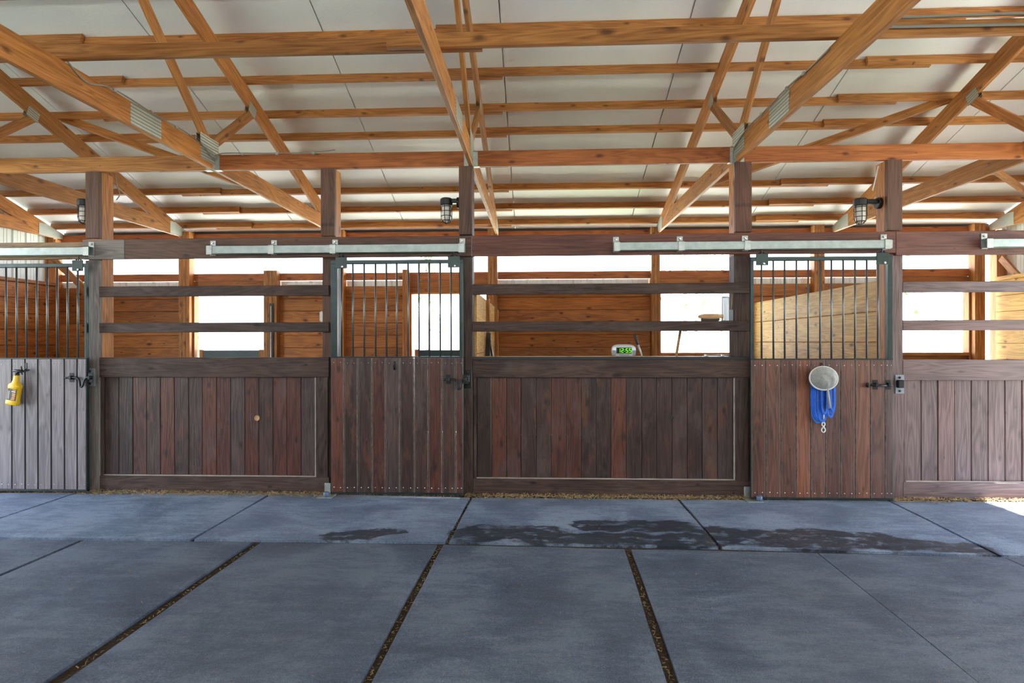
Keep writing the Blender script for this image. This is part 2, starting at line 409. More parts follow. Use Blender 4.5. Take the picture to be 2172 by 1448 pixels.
slope_slab('outer_sheet', xs[0], xs[-1], -2.4, RIDGE, PO + .02, .03, ROOF, roof)
# purlins, in lapped lengths on top of the trusses
for Y in (5.02, 5.53, 6.05, 6.55, 6.93, 7.49, 8.04, 8.51, 8.93):
    zc = zt(Y) + .047; j = random.uniform(-.03, .03)
    board('purlin', (GL, Y, zc), (-4.38 + j, Y, zc), .089, .038, PINE, roof, (0, .316, .949))
    board('purlin', (-4.95 + j, Y + .042, zc - .013), (-.36 + j, Y + .042, zc - .013), .089, .038, PINE, roof, (0, .316, .949))
    board('purlin', (-.93 + j, Y, zc), (3.90 + j, Y, zc), .089, .038, PINE, roof, (0, .316, .949))
    board('purlin', (3.27 + j, Y + (-.042), zc + .012), (GR, Y - .042, zc + .012), .089, .038, PINE, roof, (0, .316, .949))

# ------------------------------------------------------------------ trusses
TX = [(-7.55, 'end roof truss against the left end wall'),
      (-5.51, 'roof truss over the left barred door, second from the left wall'),
      (-3.07, 'roof truss with grey cable clipped to it, left of the middle'),
      (-.614, 'roof truss ending above the middle post, nearly edge-on'),
      (1.824, 'roof truss with thin white cable, above the right end of the middle panel'),
      (4.45, 'roof truss crossing the top right corner'),
      (6.73, 'end roof truss against the right end wall')]
def truss(X, label):
    r = empty('roof_truss', (X, RIDGE, ZC0), label, 'truss', 'roof trusses across the barn')
    m = lambda Y: 2 * RIDGE - Y
    e = 9.1
    prism('bottom_chord', [(m(8.17), ZC1), (m(8.72), ZC0), (8.72, ZC0), (8.17, ZC1)], X, .038, (1, 0), PINE, r)
    for s in (1, -1):
        q = (lambda Y: Y) if s == 1 else m
        pts = [(RIDGE, zt(RIDGE)), (q(e), zt(e)), (q(e), ZC0), (q(8.73), ZC0), (RIDGE, zt(RIDGE) - .2)]
        prism('top_chord', pts, X, .038, (1, -s / 3), PINE, r)
        board('web', (X, q(5.45), ZC1 - .03), (X, q(3.80), 4.70), .089, .0375, PINE, r, (0, 1, 0))
        board('web', (X, q(5.36), ZC1 - .02), (X, q(6.22), zt(6.22) - .21), .089, .0378, PINE, r, (0, 1, 0))
        for sd in (-1, 1):
            x0 = X + sd * .019; x1 = X + sd * .0225
            lo, hi = min(x0, x1), max(x0, x1)
            prism('heel_plate', [(q(8.60), ZC0 + .006), (q(9.07), ZC0 + .006), (q(9.07), zt(9.07) - .008), (q(8.74), 3.238), (q(8.60), 3.238)], (lo + hi) / 2, .0035, (1, 0), HEELP, r)
            if True:
                bm = bmesh.new(); ys = (q(5.22), q(5.52)); box(bm, lo, hi, min(ys), max(ys), ZC1 - .14, ZC1 + .09)
                mk('nail_plate', bm, PLATE, r)
                # small plate where the short web meets the top chord, along the slope
                c = Vector((X + sd * .0208, q(6.20), zt(6.20) - .185))
                board('nail_plate', c - Vector((0, .07, -.0233 * s)), c + Vector((0, .07, -.0233 * s)), .12, .0035, PLATE, r)
                if s == -1: continue
                bm = bmesh.new(); ys = (q(4.30), q(4.66)); box(bm, lo, hi, min(ys), max(ys), ZC0 + .01, ZC1 - .008)
                mk('nail_plate', bm, PLATE, r)
    return r
for X, lb in TX: truss(X, lb)

# blocking between the bottom chords over the stall fronts, with hangers
txs = [t[0] for t in TX]
names = ['left end of the blocking line above the left barred door', 'pale blocking above the left grey post', 'blocking above the left plank panel',
         'red blocking above the middle plank panel', 'red knotty blocking above the right door', 'blocking at the right end above the right panel']
for i in range(6):
    a, b = txs[i] + .019, txs[i + 1] - .019
    r = empty('blocking_beam', ((a + b) / 2, D, ZC0 + .07), 'horizontal ' + names[i], 'beam', 'blocking between the trusses')
    board('beam', (a + .001, D, ZC0 + .072), (b - .001, D, ZC0 + .072), .143, .038, REDPINE if i >= 2 else PINE, r)
    for X, s in ((a, 1), (b, -1)):
        bm = bmesh.new()
        for yy in (D - .0215, D + .0195):
            x0, x1 = sorted((X, X + s * .045)); box(bm, x0, x1, yy, yy + .002, ZC0 + .002, ZC0 + .135)
        x0, x1 = sorted((X, X + s * .06)); box(bm, x0, x1, D - .024, D + .024, ZC0 - .004, ZC0 - .001)
        x0, x1 = sorted((X, X + s * .002)); box(bm, x0, x1, D - .055, D + .055, ZC0, ZC0 + .125)
        mk('joist_hanger', bm, GALV, r)
# the ridge line of braces lying on the bottom chords
zb = ZC1 + .046
tag(board('ridge_brace', (-7.5, 3.67, zb - .001), (-.34, 3.67, zb - .001), .089, .038, PINE), 'long brace lying on the truss chords, upper left, passing behind the lapped one', 'beam')
tag(board('ridge_brace', (-.93, 3.628, zb), (6.7, 3.628, zb), .089, .038, PINE), 'long brace lying on the truss chords, upper right, lapped in front', 'beam')
# diagonal braces between trusses
dg = [((-5.49, 6.60, 4.02), (-3.09, 6.40, 3.12), 'diagonal brace behind the left truss with the cable'),
      ((1.844, 6.33, 3.10), (4.43, 6.54, 4.02), 'thin diagonal brace rising to the right, upper right'),
      ((4.47, 5.73, 4.20), (6.71, 5.92, 3.15), 'diagonal brace falling to the right in the top right corner'),
      ((4.47, 6.02, 3.14), (6.71, 8.2, 3.30), 'low brace running right under the roof, far right')]
for a, b, lb in dg:
    tag(board('diagonal_brace', a, b, .089, .038, PINE, up=(0, .3, 1)), lb, 'brace')

# ------------------------------------------------------------------ corrugated sheet
def corrugated(name, axis, u0, u1, z0, z1, w, mat, parent, sgn=1):
    """ribbed sheet; axis 'x': runs along x at y = w; axis 'y': runs along y at x = w"""
    bm = bmesh.new(); prof = []; u = u0
    while u < u1 - .001:
        for du, h in ((0, 0), (.014, .019), (.034, .019), (.048, 0)):
            if u + du < u1: prof.append((u + du, h))
        for m_ in (.10, .152):
            if u + m_ + .02 < u1: prof += [(u + m_, 0), (u + m_ + .006, .004), (u + m_ + .014, .004), (u + m_ + .02, 0)]
        u += .2286
    prof.append((u1, 0))
    zz = z1 if callable(z1) else (lambda q: z1)
    rows = []
    for q, h in prof:
        P = (lambda d, z: (q, w + sgn * (h + d), z)) if axis == 'x' else (lambda d, z: (w + sgn * (h + d), q, z))
        rows.append([bm.verts.new(P(0, z0)), bm.verts.new(P(0, zz(q))), bm.verts.new(P(.003, zz(q))), bm.verts.new(P(.003, z0))])
    for A_, B_ in zip(rows, rows[1:]):
        for k in range(4): bm.faces.new((A_[k], B_[k], B_[(k + 1) % 4], A_[(k + 1) % 4]))
    bm.faces.new(rows[0]); bm.faces.new(rows[-1][::-1])
    return mk(name, bm, mat, parent)

# ------------------------------------------------------------------ back wall
wb = empty('wall_back', (0, BK, 0), kind='structure')
def X9(px): return at(px, 700, BK).x
def Z9(py, px=1086): return at(px, py, BK).z
zg1 = 2.49; zg0 = 2.375; ztop = 2.30      # girt under the open band, top of the planks
posts = [(X9(388), X9(411)), (X9(566), X9(594)), (X9(708), X9(734)), (X9(857), X9(870)), (X9(1036), X9(1056)), (X9(1379), X9(1397)),
         (X9(1556), X9(1574)), (X9(1720), X9(1742)), (X9(1880), X9(1898)), (X9(2056), X9(2078)), (X9(82), X9(112))]
full = {0, 2, 4, 5, 7, 9, 10}
for i, (a, b) in enumerate(posts):
    top = zt(BK) - .02 if i in full else 2.52
    n = 3; w = (b - a) / n
    for k in range(n):
        board('post', (a + w * (k + .5), BK - .045, 0), (a + w * (k + .5), BK - .045, top), w - .002, .14, PINE, wb, up=(1, 0, 0))
bays = [('p', posts[10][1], posts[0][0]), ('w', posts[0][1], posts[1][0]), ('p', posts[1][1], posts[2][0]), ('p', posts[2][1], posts[3][0]),
        ('w', posts[3][1], posts[4][0]), ('p', posts[4][1], posts[5][0]), ('w', posts[5][1], posts[6][0]), ('p', posts[6][1], posts[7][0]),
        ('p', posts[7][1], posts[8][0]), ('w', posts[8][1], posts[9][0])]
zs0, zs1 = 1.22, 2.155                     # window sill and head
wi = 0
for kind, a, b in bays:
    board('girt', (a, BK + .03, (zg0 + zg1) / 2), (b, BK + .03, (zg0 + zg1) / 2), zg1 - zg0, .038, REDPINE, wb)
    if kind == 'p':
        z = 0.0
        while z < ztop - .02:
            h = min(.19, ztop - z)
            board('plank', (a + .001, BK + .008 + random.uniform(-.002, .002), z + h / 2), (b - .001, BK + .008, z + h / 2), h - .003, .036, PLANK, wb, ch=.006); z += .19
        corrugated('metal_sheet', 'x', a - .02, b + .02, -.05, zg0 - .002, BK + .066, SIDING, wb, -1)
    else:
        board('plank', (a, BK + .03, (2.18 + zg0) / 2), (b, BK + .03, (2.18 + zg0) / 2), zg0 - 2.18 - .004, .038, PLANK, wb, ch=.006)
        wi += 1
        wn = empty('window_%d' % wi, ((a + b) / 2, BK, 1.6), kind='structure')
        jw = .03
        board('head', (a, BK + .03, 2.165), (b, BK + .03, 2.165), .030, .13, PINE, wn)
        board('jamb', (a + jw / 2, BK + .03, .0), (a + jw / 2, BK + .03, 2.15), .13, jw, PINE, wn, up=(0, 1, 0))
        board('jamb', (b - jw / 2, BK + .03, .0), (b - jw / 2, BK + .03, 2.15), .13, jw, PINE, wn, up=(0, 1, 0))
        if wi <= 2:                       # lower leaf of a dutch door with a teal panel
            lx0, lx1 = a + .06, b - .05
            board('door_stile', (lx0 + .03, BK + .06, .03), (lx0 + .03, BK + .06, 1.30), .06, .035, PINE, wn, up=(1, 0, 0))
            board('door_stile', (lx1 - .05, BK + .06, .03), (lx1 - .05, BK + .06, 1.30), .10, .035, PINE, wn, up=(1, 0, 0))
            bx('door_panel', lx0 + .062, lx1 - .102, BK + .05, BK + .07, .03, 1.29, GREENP, wn, .003)
        else:
            board('sill', (a + jw, BK + .03, zs0), (b - jw, BK + .03, zs0), .05, .15, PINE, wn)
            for q in range(6):
                board('plank', (a + jw, BK + .03, .1 + q * .2), (b - jw, BK + .03, .1 + q * .2), .196, .036, PLANK, wn, ch=.006)
for a, b in zip([GL] + [(posts[i][0] + posts[i][1]) / 2 for i in (0, 2, 4, 5, 7, 9)], [(posts[i][0] + posts[i][1]) / 2 for i in (0, 2, 4, 5, 7, 9)] + [GR]):
    board('girt', (a + .001, BK + .046, 3.055), (b - .001, BK + .046, 3.055), .125, .038, REDPINE, wb)
bx('eave_shade_board', GL, GR, BK + .16, BK + .20, 3.02, zt(BK + .18) + .085, BLACKL, wb)  # black stands in for the shade of the eave gap
# knee braces in the two back corners
board('knee_brace', at(112, 548, BK - .16), at(186, 618, BK - .16), .10, .038, PINE, wb)
board('knee_brace', (GR - .06, 8.86, 2.62), (GR - .06, 8.55, 2.30), .10, .038, PINE, wb, up=(0, 1, 0))

# ------------------------------------------------------------------ end walls
def gable(name, X, sgn, mat):
    w = empty(name, (X, 7, 0), kind='structure')
    for (ya, yb) in ((5.50, 8.95), (-1.85, 1.80)):
        z = 0.0; xi = X - sgn * .055
        while z < 2.2:
            board('plank', (xi, ya, z + .115), (xi, yb, z + .115), .226, .038, mat, w, ch=.006); z += .23
        board('cap', (xi, ya, 2.325), (xi, yb, 2.325), .05, .10, mat, w)
    for Y in (5.40, 1.90, 9.0):
        board('post', (X, Y, -.02), (X, Y, 3.04), .14, .14, PINE, w, up=(1, 0, 0))
    hz = 3.05
    for ya, yb, z0 in ((5.33, 9.15, -.05), (-1.9, 1.97, -.05), (1.97, 5.33, hz)):
        cuts = [ya, RIDGE, yb] if ya < RIDGE < yb else [ya, yb]
        for p, q in zip(cuts, cuts[1:]):
            corrugated('metal_sheet', 'y', p, q, z0, lambda Y: zt(Y) + .06, X + sgn * .08, SIDING, w, sgn)
    return w
gable('wall_left', GL, -1, PLANK)
gable('wall_right', GR, 1, YELLOW)
# unseen wall behind the camera, left without windows to dim the near floor
wf = empty('wall_front', (0, -1.85, 0), kind='structure')
for a, b, z0, z1 in ((GL, GR, 0, 2.40),):
    z = z0
    while z < z1 - .01:
        h = min(.23, z1 - z); board('plank', (a, -1.85, z + h / 2), (b, -1.85, z + h / 2), h - .003, .038, PLANK, wf); z += .23

portal('portal_left', (GL - .2, 3.65, 1.5), (0, -math.pi / 2, 0), 3.1, 3.4)
portal('portal_right', (GR + .2, 3.65, 1.5), (0, math.pi / 2, 0), 3.1, 3.4)
portal('portal_back', (-.4, BK + .35, 2.1), (-math.pi / 2, 0, 0), 15, 2.2)
portal('portal_front', (-.4, -2.1, 2.1), (math.pi / 2, 0, 0), 15, 2.2)

# ------------------------------------------------------------------ stall posts
def stall_post(x0, x1, yb, label, front, side, top=ZC0 - .002, zcut=None):
    r = empty('stall_post', ((x0 + x1) / 2, D + .06, 0), label, 'post', 'posts along the stall fronts')
    xm = (x0 + x1) / 2
    if front:
        board('timber', (xm, (D + yb) / 2, -.03), (xm, (D + yb) / 2, top), yb - D, x1 - x0, side, r, up=(0, 1, 0))
    else:
        zs_ = at(1086, 545, D).z - .003
        board('timber', (xm, (D + yb) / 2, -.03), (xm, (D + yb) / 2, zs_), yb - D, x1 - x0, side, r, up=(0, 1, 0))
        board('upper_timber', (xm, (D + yb) / 2, zs_ + .002), (xm, (D + yb) / 2, top), yb - D, x1 - x0, PINE, r, up=(0, 1, 0))
        board('face_board', (xm, D - .0205, at(1086, 500, D).z + .01), (xm, D - .0205, top), .039, x1 - x0, HEADER, r, up=(0, 1, 0))
    if front:
        board('face_board', (xm, D - .0205, -.01), (xm, D - .0205, at(1086, 545, D).z - .004), .039, x1 - x0, front, r, up=(0, 1, 0))
        board('face_board', (xm, D - .0205, at(1086, 500, D).z + .01), (xm, D - .0205, top), .039, x1 - x0, HEADER, r, up=(0, 1, 0))
    return r
def XD(px, Y=D): return at(px, 700, Y).x
P1 = stall_post(XD(188), XD(217), D + .155, 'grey weathered post beside the left barred door', GREYPOST, PINE)
P2 = stall_post(XD(684), XD(713), D + .14, 'dark post at the right end of the left plank panel', None, HEADER)
P3 = stall_post(XD(975), XD(1003), D + .14, 'dark brown post in the middle, right of the middle barred door', STAINR, STAINR)
P4 = stall_post(XD(1557), XD(1592), D + .14, 'dark post at the right end of the middle plank panel', None, STAINR)
P5 = stall_post(XD(1877), XD(1909), D + .14, 'mauve brown post right of the right barred door', PALEPANEL, PINE)
zP = lambda py, px=1086: at(px, py, D).z

# ------------------------------------------------------------------ header beams
YH = D - .0595
def header(x0, x1, y_top, y_bot, mat, label, Y=D - .020, t=.036):
    o = board('header_beam', (x0, Y, (zP(y_top) + zP(y_bot)) / 2), (x1, Y, (zP(y_top) + zP(y_bot)) / 2), zP(y_top) - zP(y_bot), t, mat)
    return tag(o, label, 'beam')
header(GL + .1, XD(188) - .003, 506, 543, TAN, 'tan header beam above the left barred door, carrying its track')
header(XD(189), XD(276), 503, 545, GREYPOST, 'short grey header block across the left post', D - .060, .038)
header(XD(277), XD(1002), 502, 545, HEADER, 'brown header beam above the left panel and the middle door', D - .060, .038)
header(XD(1003), XD(1889), 502, 545, REDHEAD, 'red brown header beam above the middle panel and the right door', D - .060, .038)
header(XD(1890), GR - .1, 502, 550, REDHEAD, 'red header beam at the far right above the right panel', D - .060, .038)

# ------------------------------------------------------------------ stall panels
def panel(x0, x1, n, label, pm, rm, tm, strip=True, rubber=False, z_top=757, z_bot=800, right_over=True, ledge=False, hole=None):
    r = empty('stall_boarding', ((x0 + x1) / 2, D, 0), label, 'stall front', 'plank stall fronts')
    Yr = D - .020
    for a, b in ((603, 625), (682, 703)):
        board('rail', (x0, Yr, (zP(a) + zP(b)) / 2), (x1, Yr, (zP(a) + zP(b)) / 2), zP(a) - zP(b), .037, rm, r)
    za, zb_ = zP(z_top), zP(z_bot)
    board('top_board', (x0, Yr, (za + zb_) / 2), (x1, Yr, (za + zb_) / 2), za - zb_, .037, tm, r)
    board('sill_board', (x0, Yr, .075), (x1, Yr, .075), .15, .037, tm, r)
    if rubber:
        bx('edge_strip', x0, x1, Yr - .022, Yr + .02, za - .025, za + .004, BLACKP, r, .003)
    px0, px1 = x0 + .03, x1 - .14
    w = (px1 - px0) / n
    for k in range(n):
        dy = random.uniform(-.003, .003)
        board('plank', (px0 + w * (k + .5), D + .012 + dy, .10), (px0 + w * (k + .5), D + .012 + dy, zb_ + .05), w - .003, .034, pm, r, up=(1, 0, 0), ch=.005)
    board('stile', (x0 + .015, D + .002, .15), (x0 + .015, D + .002, zb_), .028, .05, tm, r, up=(1, 0, 0))
    if strip:
        bx('trim_strip', x0 + .03, px1, Yr - .004, Yr + .018, .15, .158, STRIP, r)
        bx('trim_strip', px1 + .002, px1 + .012, Yr - .004, Yr + .017, .15, zb_, STRIP, r)
    board('stile', (px1 + .072, D - .0185, .15), (px1 + .072, D - .0185, zb_), .115, .033, tm, r, up=(1, 0, 0))
    if hole:
        bm = bmesh.new(); lathe(bm, [(.026, 0), (.026, .004), (.018, .004), (.016, .001)], (hole[0], D - .0085, hole[1]), 14, Matrix.Rotation(math.pi / 2, 3, 'X'))
        mk('knot', bm, BEECH if hole[2] else BLACKL, r)
    return r
PA = panel(XD(217), XD(700), 15, 'dark plank stall panel with open rails, left of the middle barred door', STAIN, STAINR, STAINR, hole=(XD(546), zP(888), 1))
PB = panel(XD(1004), XD(1587), 17, 'widest dark plank stall panel with open rails, between the two middle posts', STAIN, STAINR, STAINR, rubber=True, hole=(XD(1423), zP(884), 0))
PC = panel(XD(1910), GR - .12, 22, 'spill-lit mauve plank stall panel with open rails at the far right', PALEPANEL, PALEPANEL, PALEPANEL, z_top=763, z_bot=805)
# counter behind the middle panel
ct = tag(bx('counter_top', XD(1010), XD(1548), D + .032, D + .42, zP(757) - .040, zP(757) - .002, YELLOW, None, .003), 'narrow wooden counter behind the middle panel, under the clock', 'counter')

# ------------------------------------------------------------------ sliding doors
def sliding_door(x0, x1, bounds, bars, pm, label, top, mid, bot, fl=.024, fr=.024, fm=GREENM, bm_=BARM):
    Y0, Y1 = D - .128, D - .098
    r = empty('sliding_stall_door', ((x0 + x1) / 2, (Y0 + Y1) / 2, bot), label, 'sliding door', 'barred sliding stall doors')
    f = fr
    board('frame_bar', (x0, (Y0 + Y1) / 2, top - .018), (x1, (Y0 + Y1) / 2, top - .018), .036, .034, fm, r)
    board('frame_bar', (x0, (Y0 + Y1) / 2, mid + .004), (x1, (Y0 + Y1) / 2, mid + .004), .012, .036, fm, r)
    board('frame_bar', (x0, (Y0 + Y1) / 2, bot + .010), (x1, (Y0 + Y1) / 2, bot + .010), .018, .034, fm, r)
    board('frame_bar', (x0 + fl / 2, (Y0 + Y1) / 2, bot), (x0 + fl / 2, (Y0 + Y1) / 2, top - .036), fl, .033, fm, r, up=(1, 0, 0))
    board('frame_bar', (x1 - f / 2, (Y0 + Y1) / 2, bot), (x1 - f / 2, (Y0 + Y1) / 2, top - .036), f, .033, fm, r, up=(1, 0, 0))
    for X in bars:
        b = bmesh.new(); tube(b, [(X, Y0 + .004, mid + .008), (X, Y0 + .004, top - .028)], .0085, 8)
        mk('bar', b, bm_, r, True)
    nl = bmesh.new()
    for a, b in zip(bounds, bounds[1:]):
        w = b - a
        board('plank', ((a + b) / 2, Y0 + .012 + random.uniform(-.0015, .0015), bot + .02), ((a + b) / 2, Y0 + .012, mid - .004), w - .004, .030, pm, r, up=(1, 0, 0), ch=.006, edge=PALEW if pm is not GREYDOOR else BLACKW)
        for zz in (mid - .05, bot + .06):
            for q in (.25, .75):
                lathe(nl, [(.0045, 0), (.0045, .002), (.002, .0035)], (a + w * q, Y0 - .003, zz + random.uniform(-.004, .004)), 6, Matrix.Rotation(math.pi / 2, 3, 'X'))
    n_ = mk('nails', nl, STEEL, r); n_['kind'] = 'stuff'
    zt_ = zP(541)
    for X in (x0 + .10, x1 - .085):
        b = bmesh.new(); box(b, X - .055, X + .055, Y0 - .006, Y0 + .001, top - .075, top + .03, .003)
        h = mk('roller_hanger', b, GREENM, r)
        b = bmesh.new(); tube(b, [(X, Y0 + .01, top + .02), (X, Y0 + .01, zt_ + .012)], .007, 8); tube(b, [(X - .03, Y0 + .01, top + .028), (X - .012, Y0 + .01, top + .040), (X + .012, Y0 + .01, top + .040), (X + .03, Y0 + .01, top + .028)], .006, 6)
        mk('hanger_bolt', b, BLACKM, h)
        b = bmesh.new(); lathe(b, [(.011, 0), (.011, .008), (.005, .010)], (X + .012, Y0 - .006, top - .06), 8, Matrix.Rotation(math.pi / 2, 3, 'X'))
        mk('bolt_head', b, STEEL, h)
    return r, Y0
DL = [XD(p, D - .11) for p in (-88, -58, -29, 1, 29, 57, 84, 112, 140, 167, 187)]
d1, YD = sliding_door(DL[0], DL[-1], DL, [XD(p, D - .12) for p in (-74, -52, -30, -8, 14, 36, 57, 79, 101, 122, 144, 166)], GREYDOOR,
                      'barred sliding door with grey weathered planks at the left edge', zP(555), zP(759), .02)
DM = [XD(p, D - .11) for p in (703, 731, 760, 790, 819, 849, 879, 909, 938, 967, 983)]
d2, _ = sliding_door(DM[0], DM[-1], DM, [XD(p, D - .12) for p in (725, 749, 773, 797, 820, 842, 866, 889, 911, 934, 957)], STAIN,
                     'barred sliding door with dark planks in the middle', zP(553), zP(757), .02, fl=.062, fr=.03)
DR = [XD(p, D - .11) for p in (1591, 1622, 1654, 1686, 1717, 1748, 1780, 1811, 1843, 1874, 1891)]
d3, _ = sliding_door(DR[0], DR[-1], DR, [XD(p, D - .12) for p in (1615, 1640, 1664, 1689, 1714, 1739, 1763, 1788, 1813, 1838, 1862)], REDDOOR,
                     'barred sliding door with reddish planks, hung with a net and blue rope', zP(553), zP(762), .008, fl=.028, fr=.04)

# door tracks
def track(x0, x1, brs, label, endl=True, endr=True):
    r = empty('door_track', ((x0 + x1) / 2, D - .11, zP(530)), label, 'door track', 'galvanised tracks of the sliding doors')
    b = bmesh.new(); y0, y1 = D - .150, D - .092; z0, z1 = zP(538), zP(521); t = .003
    box(b, x0, x1, y0, y0 + t, z0, z1); box(b, x0, x1, y1 - t, y1, z0, z1); box(b, x0, x1, y0, y1, z1 - t, z1)
    box(b, x0, x1, y0, y0 + .018, z0, z0 + t); box(b, x0, x1, y1 - .018, y1, z0, z0 + t)
    mk('rail', b, GALVD, r)
    for X in brs:
        b = bmesh.new(); w = .026
        box(b, X - w, X + w, y0 - .006, y0 - .001, z0 - .006, z1 + .006); box(b, X - w, X + w, y0 - .006, y1 + .004, z1 + .001, z1 + .006)
        box(b, X - w, X + w, D - .086, D - .081, z1 + .002, zP(508)); box(b, X - w, X + w, y1 + .001, D - .081, z0 - .006, z1 + .006)
        o = mk('bracket', b, GALV, r)
        b = bmesh.new(); lathe(b, [(.012, 0), (.012, .007), (.006, .010)], (X, D - .086, zP(513)), 6, Matrix.Rotation(math.pi / 2, 3, 'X')); mk('bolt', b, STEEL, o)
    return r
XT = lambda p: XD(p, D - .15)
track(XT(-420), XT(189), [XT(-400), XT(-250), XT(-110), XT(183)], 'galvanised door track at the left edge above the grey door')
track(XT(438), XT(986), [XT(444), XT(575), XT(706), XT(979)], 'galvanised door track above the middle barred door')
track(XT(1303), XT(1894), [XT(1309), XT(1446), XT(1586), XT(1884)], 'galvanised door track above the right barred door')
track(XT(2093), XT(2600), [XT(2100), XT(2250), XT(2400), XT(2560)], 'galvanised door track cut off by the right edge')

# latches: a bent bolt across the gap, keeper on the post
def latch(xa, xb, py, door, post, drop=True):
    z = zP(py); Y = YD - .018; h = empty('door_latch', (xa, Y, z)); h.parent = door; h.location = Vector((xa, Y, z)) - wloc(door); WL[h.name] = Vector((xa, Y, z))
    b = bmesh.new(); L = xb - xa
    if drop: pts = curve([(xa, Y, z), (xa + L * .30, Y, z + .005), (xa + L * .52, Y - .006, z - .01), (xa + L * .60, Y - .012, z - .075), (xa + L * .68, Y - .012, z - .075), (xa + L * .74, Y - .004, z - .015), (xa + L * .88, Y, z + .01), (xb, Y, z + .005)], 5)
    else: pts = [(xa, Y, z), (xb, Y, z - .004)]
    tube(b, pts, .0095, 8); mk('latch_bar', b, BLACKM, h, True)
    b = bmesh.new()
    for q in (.20, .90) if drop else (.34, .86):
        X = xa + L * q; box(b, X - .012, X + .012, Y - .014, YD - .002, z - .014, z + .020, .003); box(b, X - .022, X + .022, YD - .006, YD - .001, z - .040, z + .045, .002)
    mk('keeper', b, BLACKM, h)
    if not drop:
        b = bmesh.new(); lathe(b, [(.004, -.022), (.013, -.018), (.016, 0), (.013, .018), (.004, .022)], (xa, Y, z), 10); mk('knob', b, BLACKM, h)
def strike(post, xa, xb, py, mat, sq):
    z = zP(py); b = bmesh.new()
    box(b, xa, xb, D - .047, D - .0405, z - .085, z + .085, .003); o = mk('strike_plate', b, mat, post)
    b = bmesh.new(); box(b, xa + .005, xa + .06, D - .085, D - .047, z - .03, z + .04, .006)
    for q in (-.06, .06): lathe(b, [(.011, 0), (.011, .006), (.005, .008)], ((xa + xb) / 2, D - .047, z + q), 8, Matrix.Rotation(math.pi / 2, 3, 'X'))
    mk('catch', b, BLACKM, o)
XY = lambda p: XD(p, D - .14)
latch(XY(139), XY(196), 800, d1, P1); strike(P1, XD(188), XD(209), 800, GREYP, 1)
latch(XY(940), XY(992), 803, d2, P3); strike(P3, XD(984), XD(1001), 803, BLACKM, 0)
latch(XY(1840), XY(1892), 813, d3, P5, False); strike(P5, XD(1892), XD(1911), 813, GREYP, 1)

# hooks on the doors
def hook(px, py, door):
    p = at(px, py, YD - .001); b = bmesh.new(); box(b, p.x - .012, p.x + .012, p.y - .006, p.y - .002, p.z - .05, p.z + .03, .002)
    o = mk('hook', b, BLACKM, door)
    b = bmesh.new(); tube(b, curve([(p.x, p.y - .004, p.z - .03), (p.x, p.y - .03, p.z - .045), (p.x, p.y - .05, p.z - .03), (p.x, p.y - .055, p.z)], 5), .006, 8); mk('hook_arm', b, BLACKM, o, True)
hook(838, 773, d2); hook(56, 776, d1); hook(1742, 776, d3)

# floor guides at the door corners
for px, py, m_, lb in ((698, 1030, GALV, 'small galvanised floor guide at the foot of the middle door'), (1581, 1040, GALV, 'small galvanised floor guide with blue roller at the foot of the right door')):
    X = XD(px); r = empty('floor_guide', (X, D - .09, 0), lb, 'door guide')
    b = bmesh.new(); box(b, X - .03, X + .03, D - .047, D - .041, .0, .10, .003); box(b, X - .05, X + .09, D - .20, D - .041, -.003, .004, .002)
    mk('bracket', b, GALV, r)
    b = bmesh.new(); lathe(b, [(.022, 0), (.026, .006), (.026, .038), (.018, .045)], (X + (.03 if px < 1000 else .062), D - .165, .004), 14); mk('roller', b, plain('blue_grey_roller', (.10, .15, .25), .4), r, True)

# ------------------------------------------------------------------ partitions inside
def partition(X, y0, y1, ztop, h, mat, label, face, battens):
    r = empty('stall_partition', (X, (y0 + y1) / 2, 0), label, 'partition')
    z = ztop
    while z > .02:
        hh = min(h, z)
        board('plank', (X, y0 + random.uniform(0, .02), z - hh / 2), (X, y1, z - hh / 2), hh - .004, .038, mat, r, ch=.005); z -= h
    for Y in battens: board('batten', (X + face * .036, Y, 0), (X + face * .036, Y, ztop + .01), .10, .034, PINE, r, up=(0, 1, 0))
    return r
partition(3.215, D + .15, BK - .12, 1.985, .29, YELLOW, 'pale pine partition behind the bars of the right door', -1, [])
partition(-.60, D + .15, BK - .12, 1.90, .30, YELLOW, 'pine partition with battens seen edge-on, right of the middle post', 1, [6.75, 8.05])

# ------------------------------------------------------------------ floor mats
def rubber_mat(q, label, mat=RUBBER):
    """q: four photo-pixel corners far-left, far-right, near-right, near-left on the floor"""
    P = [atz(*p, Z=0) if not isinstance(p, Vector) else p for p in q]
    n, m_ = 14, 10; bm = bmesh.new(); g = []
    seed = random.random() * 50
    from mathutils import noise as mn
    for j in range(m_ + 1):
        row = []
        for i in range(n + 1):
            u, v = i / n, j / m_
            p = P[0].lerp(P[1], u).lerp(P[3].lerp(P[2], u), v)
            ed = min(u, 1 - u, v, 1 - v)
            wob = mn.noise(Vector((p.x * 1.3 + seed, p.y * 1.3, 0)))
            if ed < .001:
                wv = mn.noise(Vector((p.x * 2.1, p.y * 2.1, seed))) * .012
                if v < .001: p = p + Vector((0, wv * 1.3, 0))
                if u in (0, 1): p = p + Vector((wv * .6, 0, 0))
            p = p + Vector((0, 0, wob * .0025 - .001 - (.004 if ed < .001 else 0)))
            row.append(bm.verts.new(p))
        g.append(row)
    for j in range(m_):
        for i in range(n): bm.faces.new((g[j][i], g[j + 1][i], g[j + 1][i + 1], g[j][i + 1]))
    top = bm.faces[:]
    bd = [e for e in bm.edges if e.is_boundary]
    r = bmesh.ops.extrude_edge_only(bm, edges=bd)
    for v in [x for x in r['geom'] if isinstance(x, bmesh.types.BMVert)]: v.co.z = -.0215
    o = mk('rubber_mat', bm, mat)
    return tag(o, label, 'mat', 'rubber floor mats')
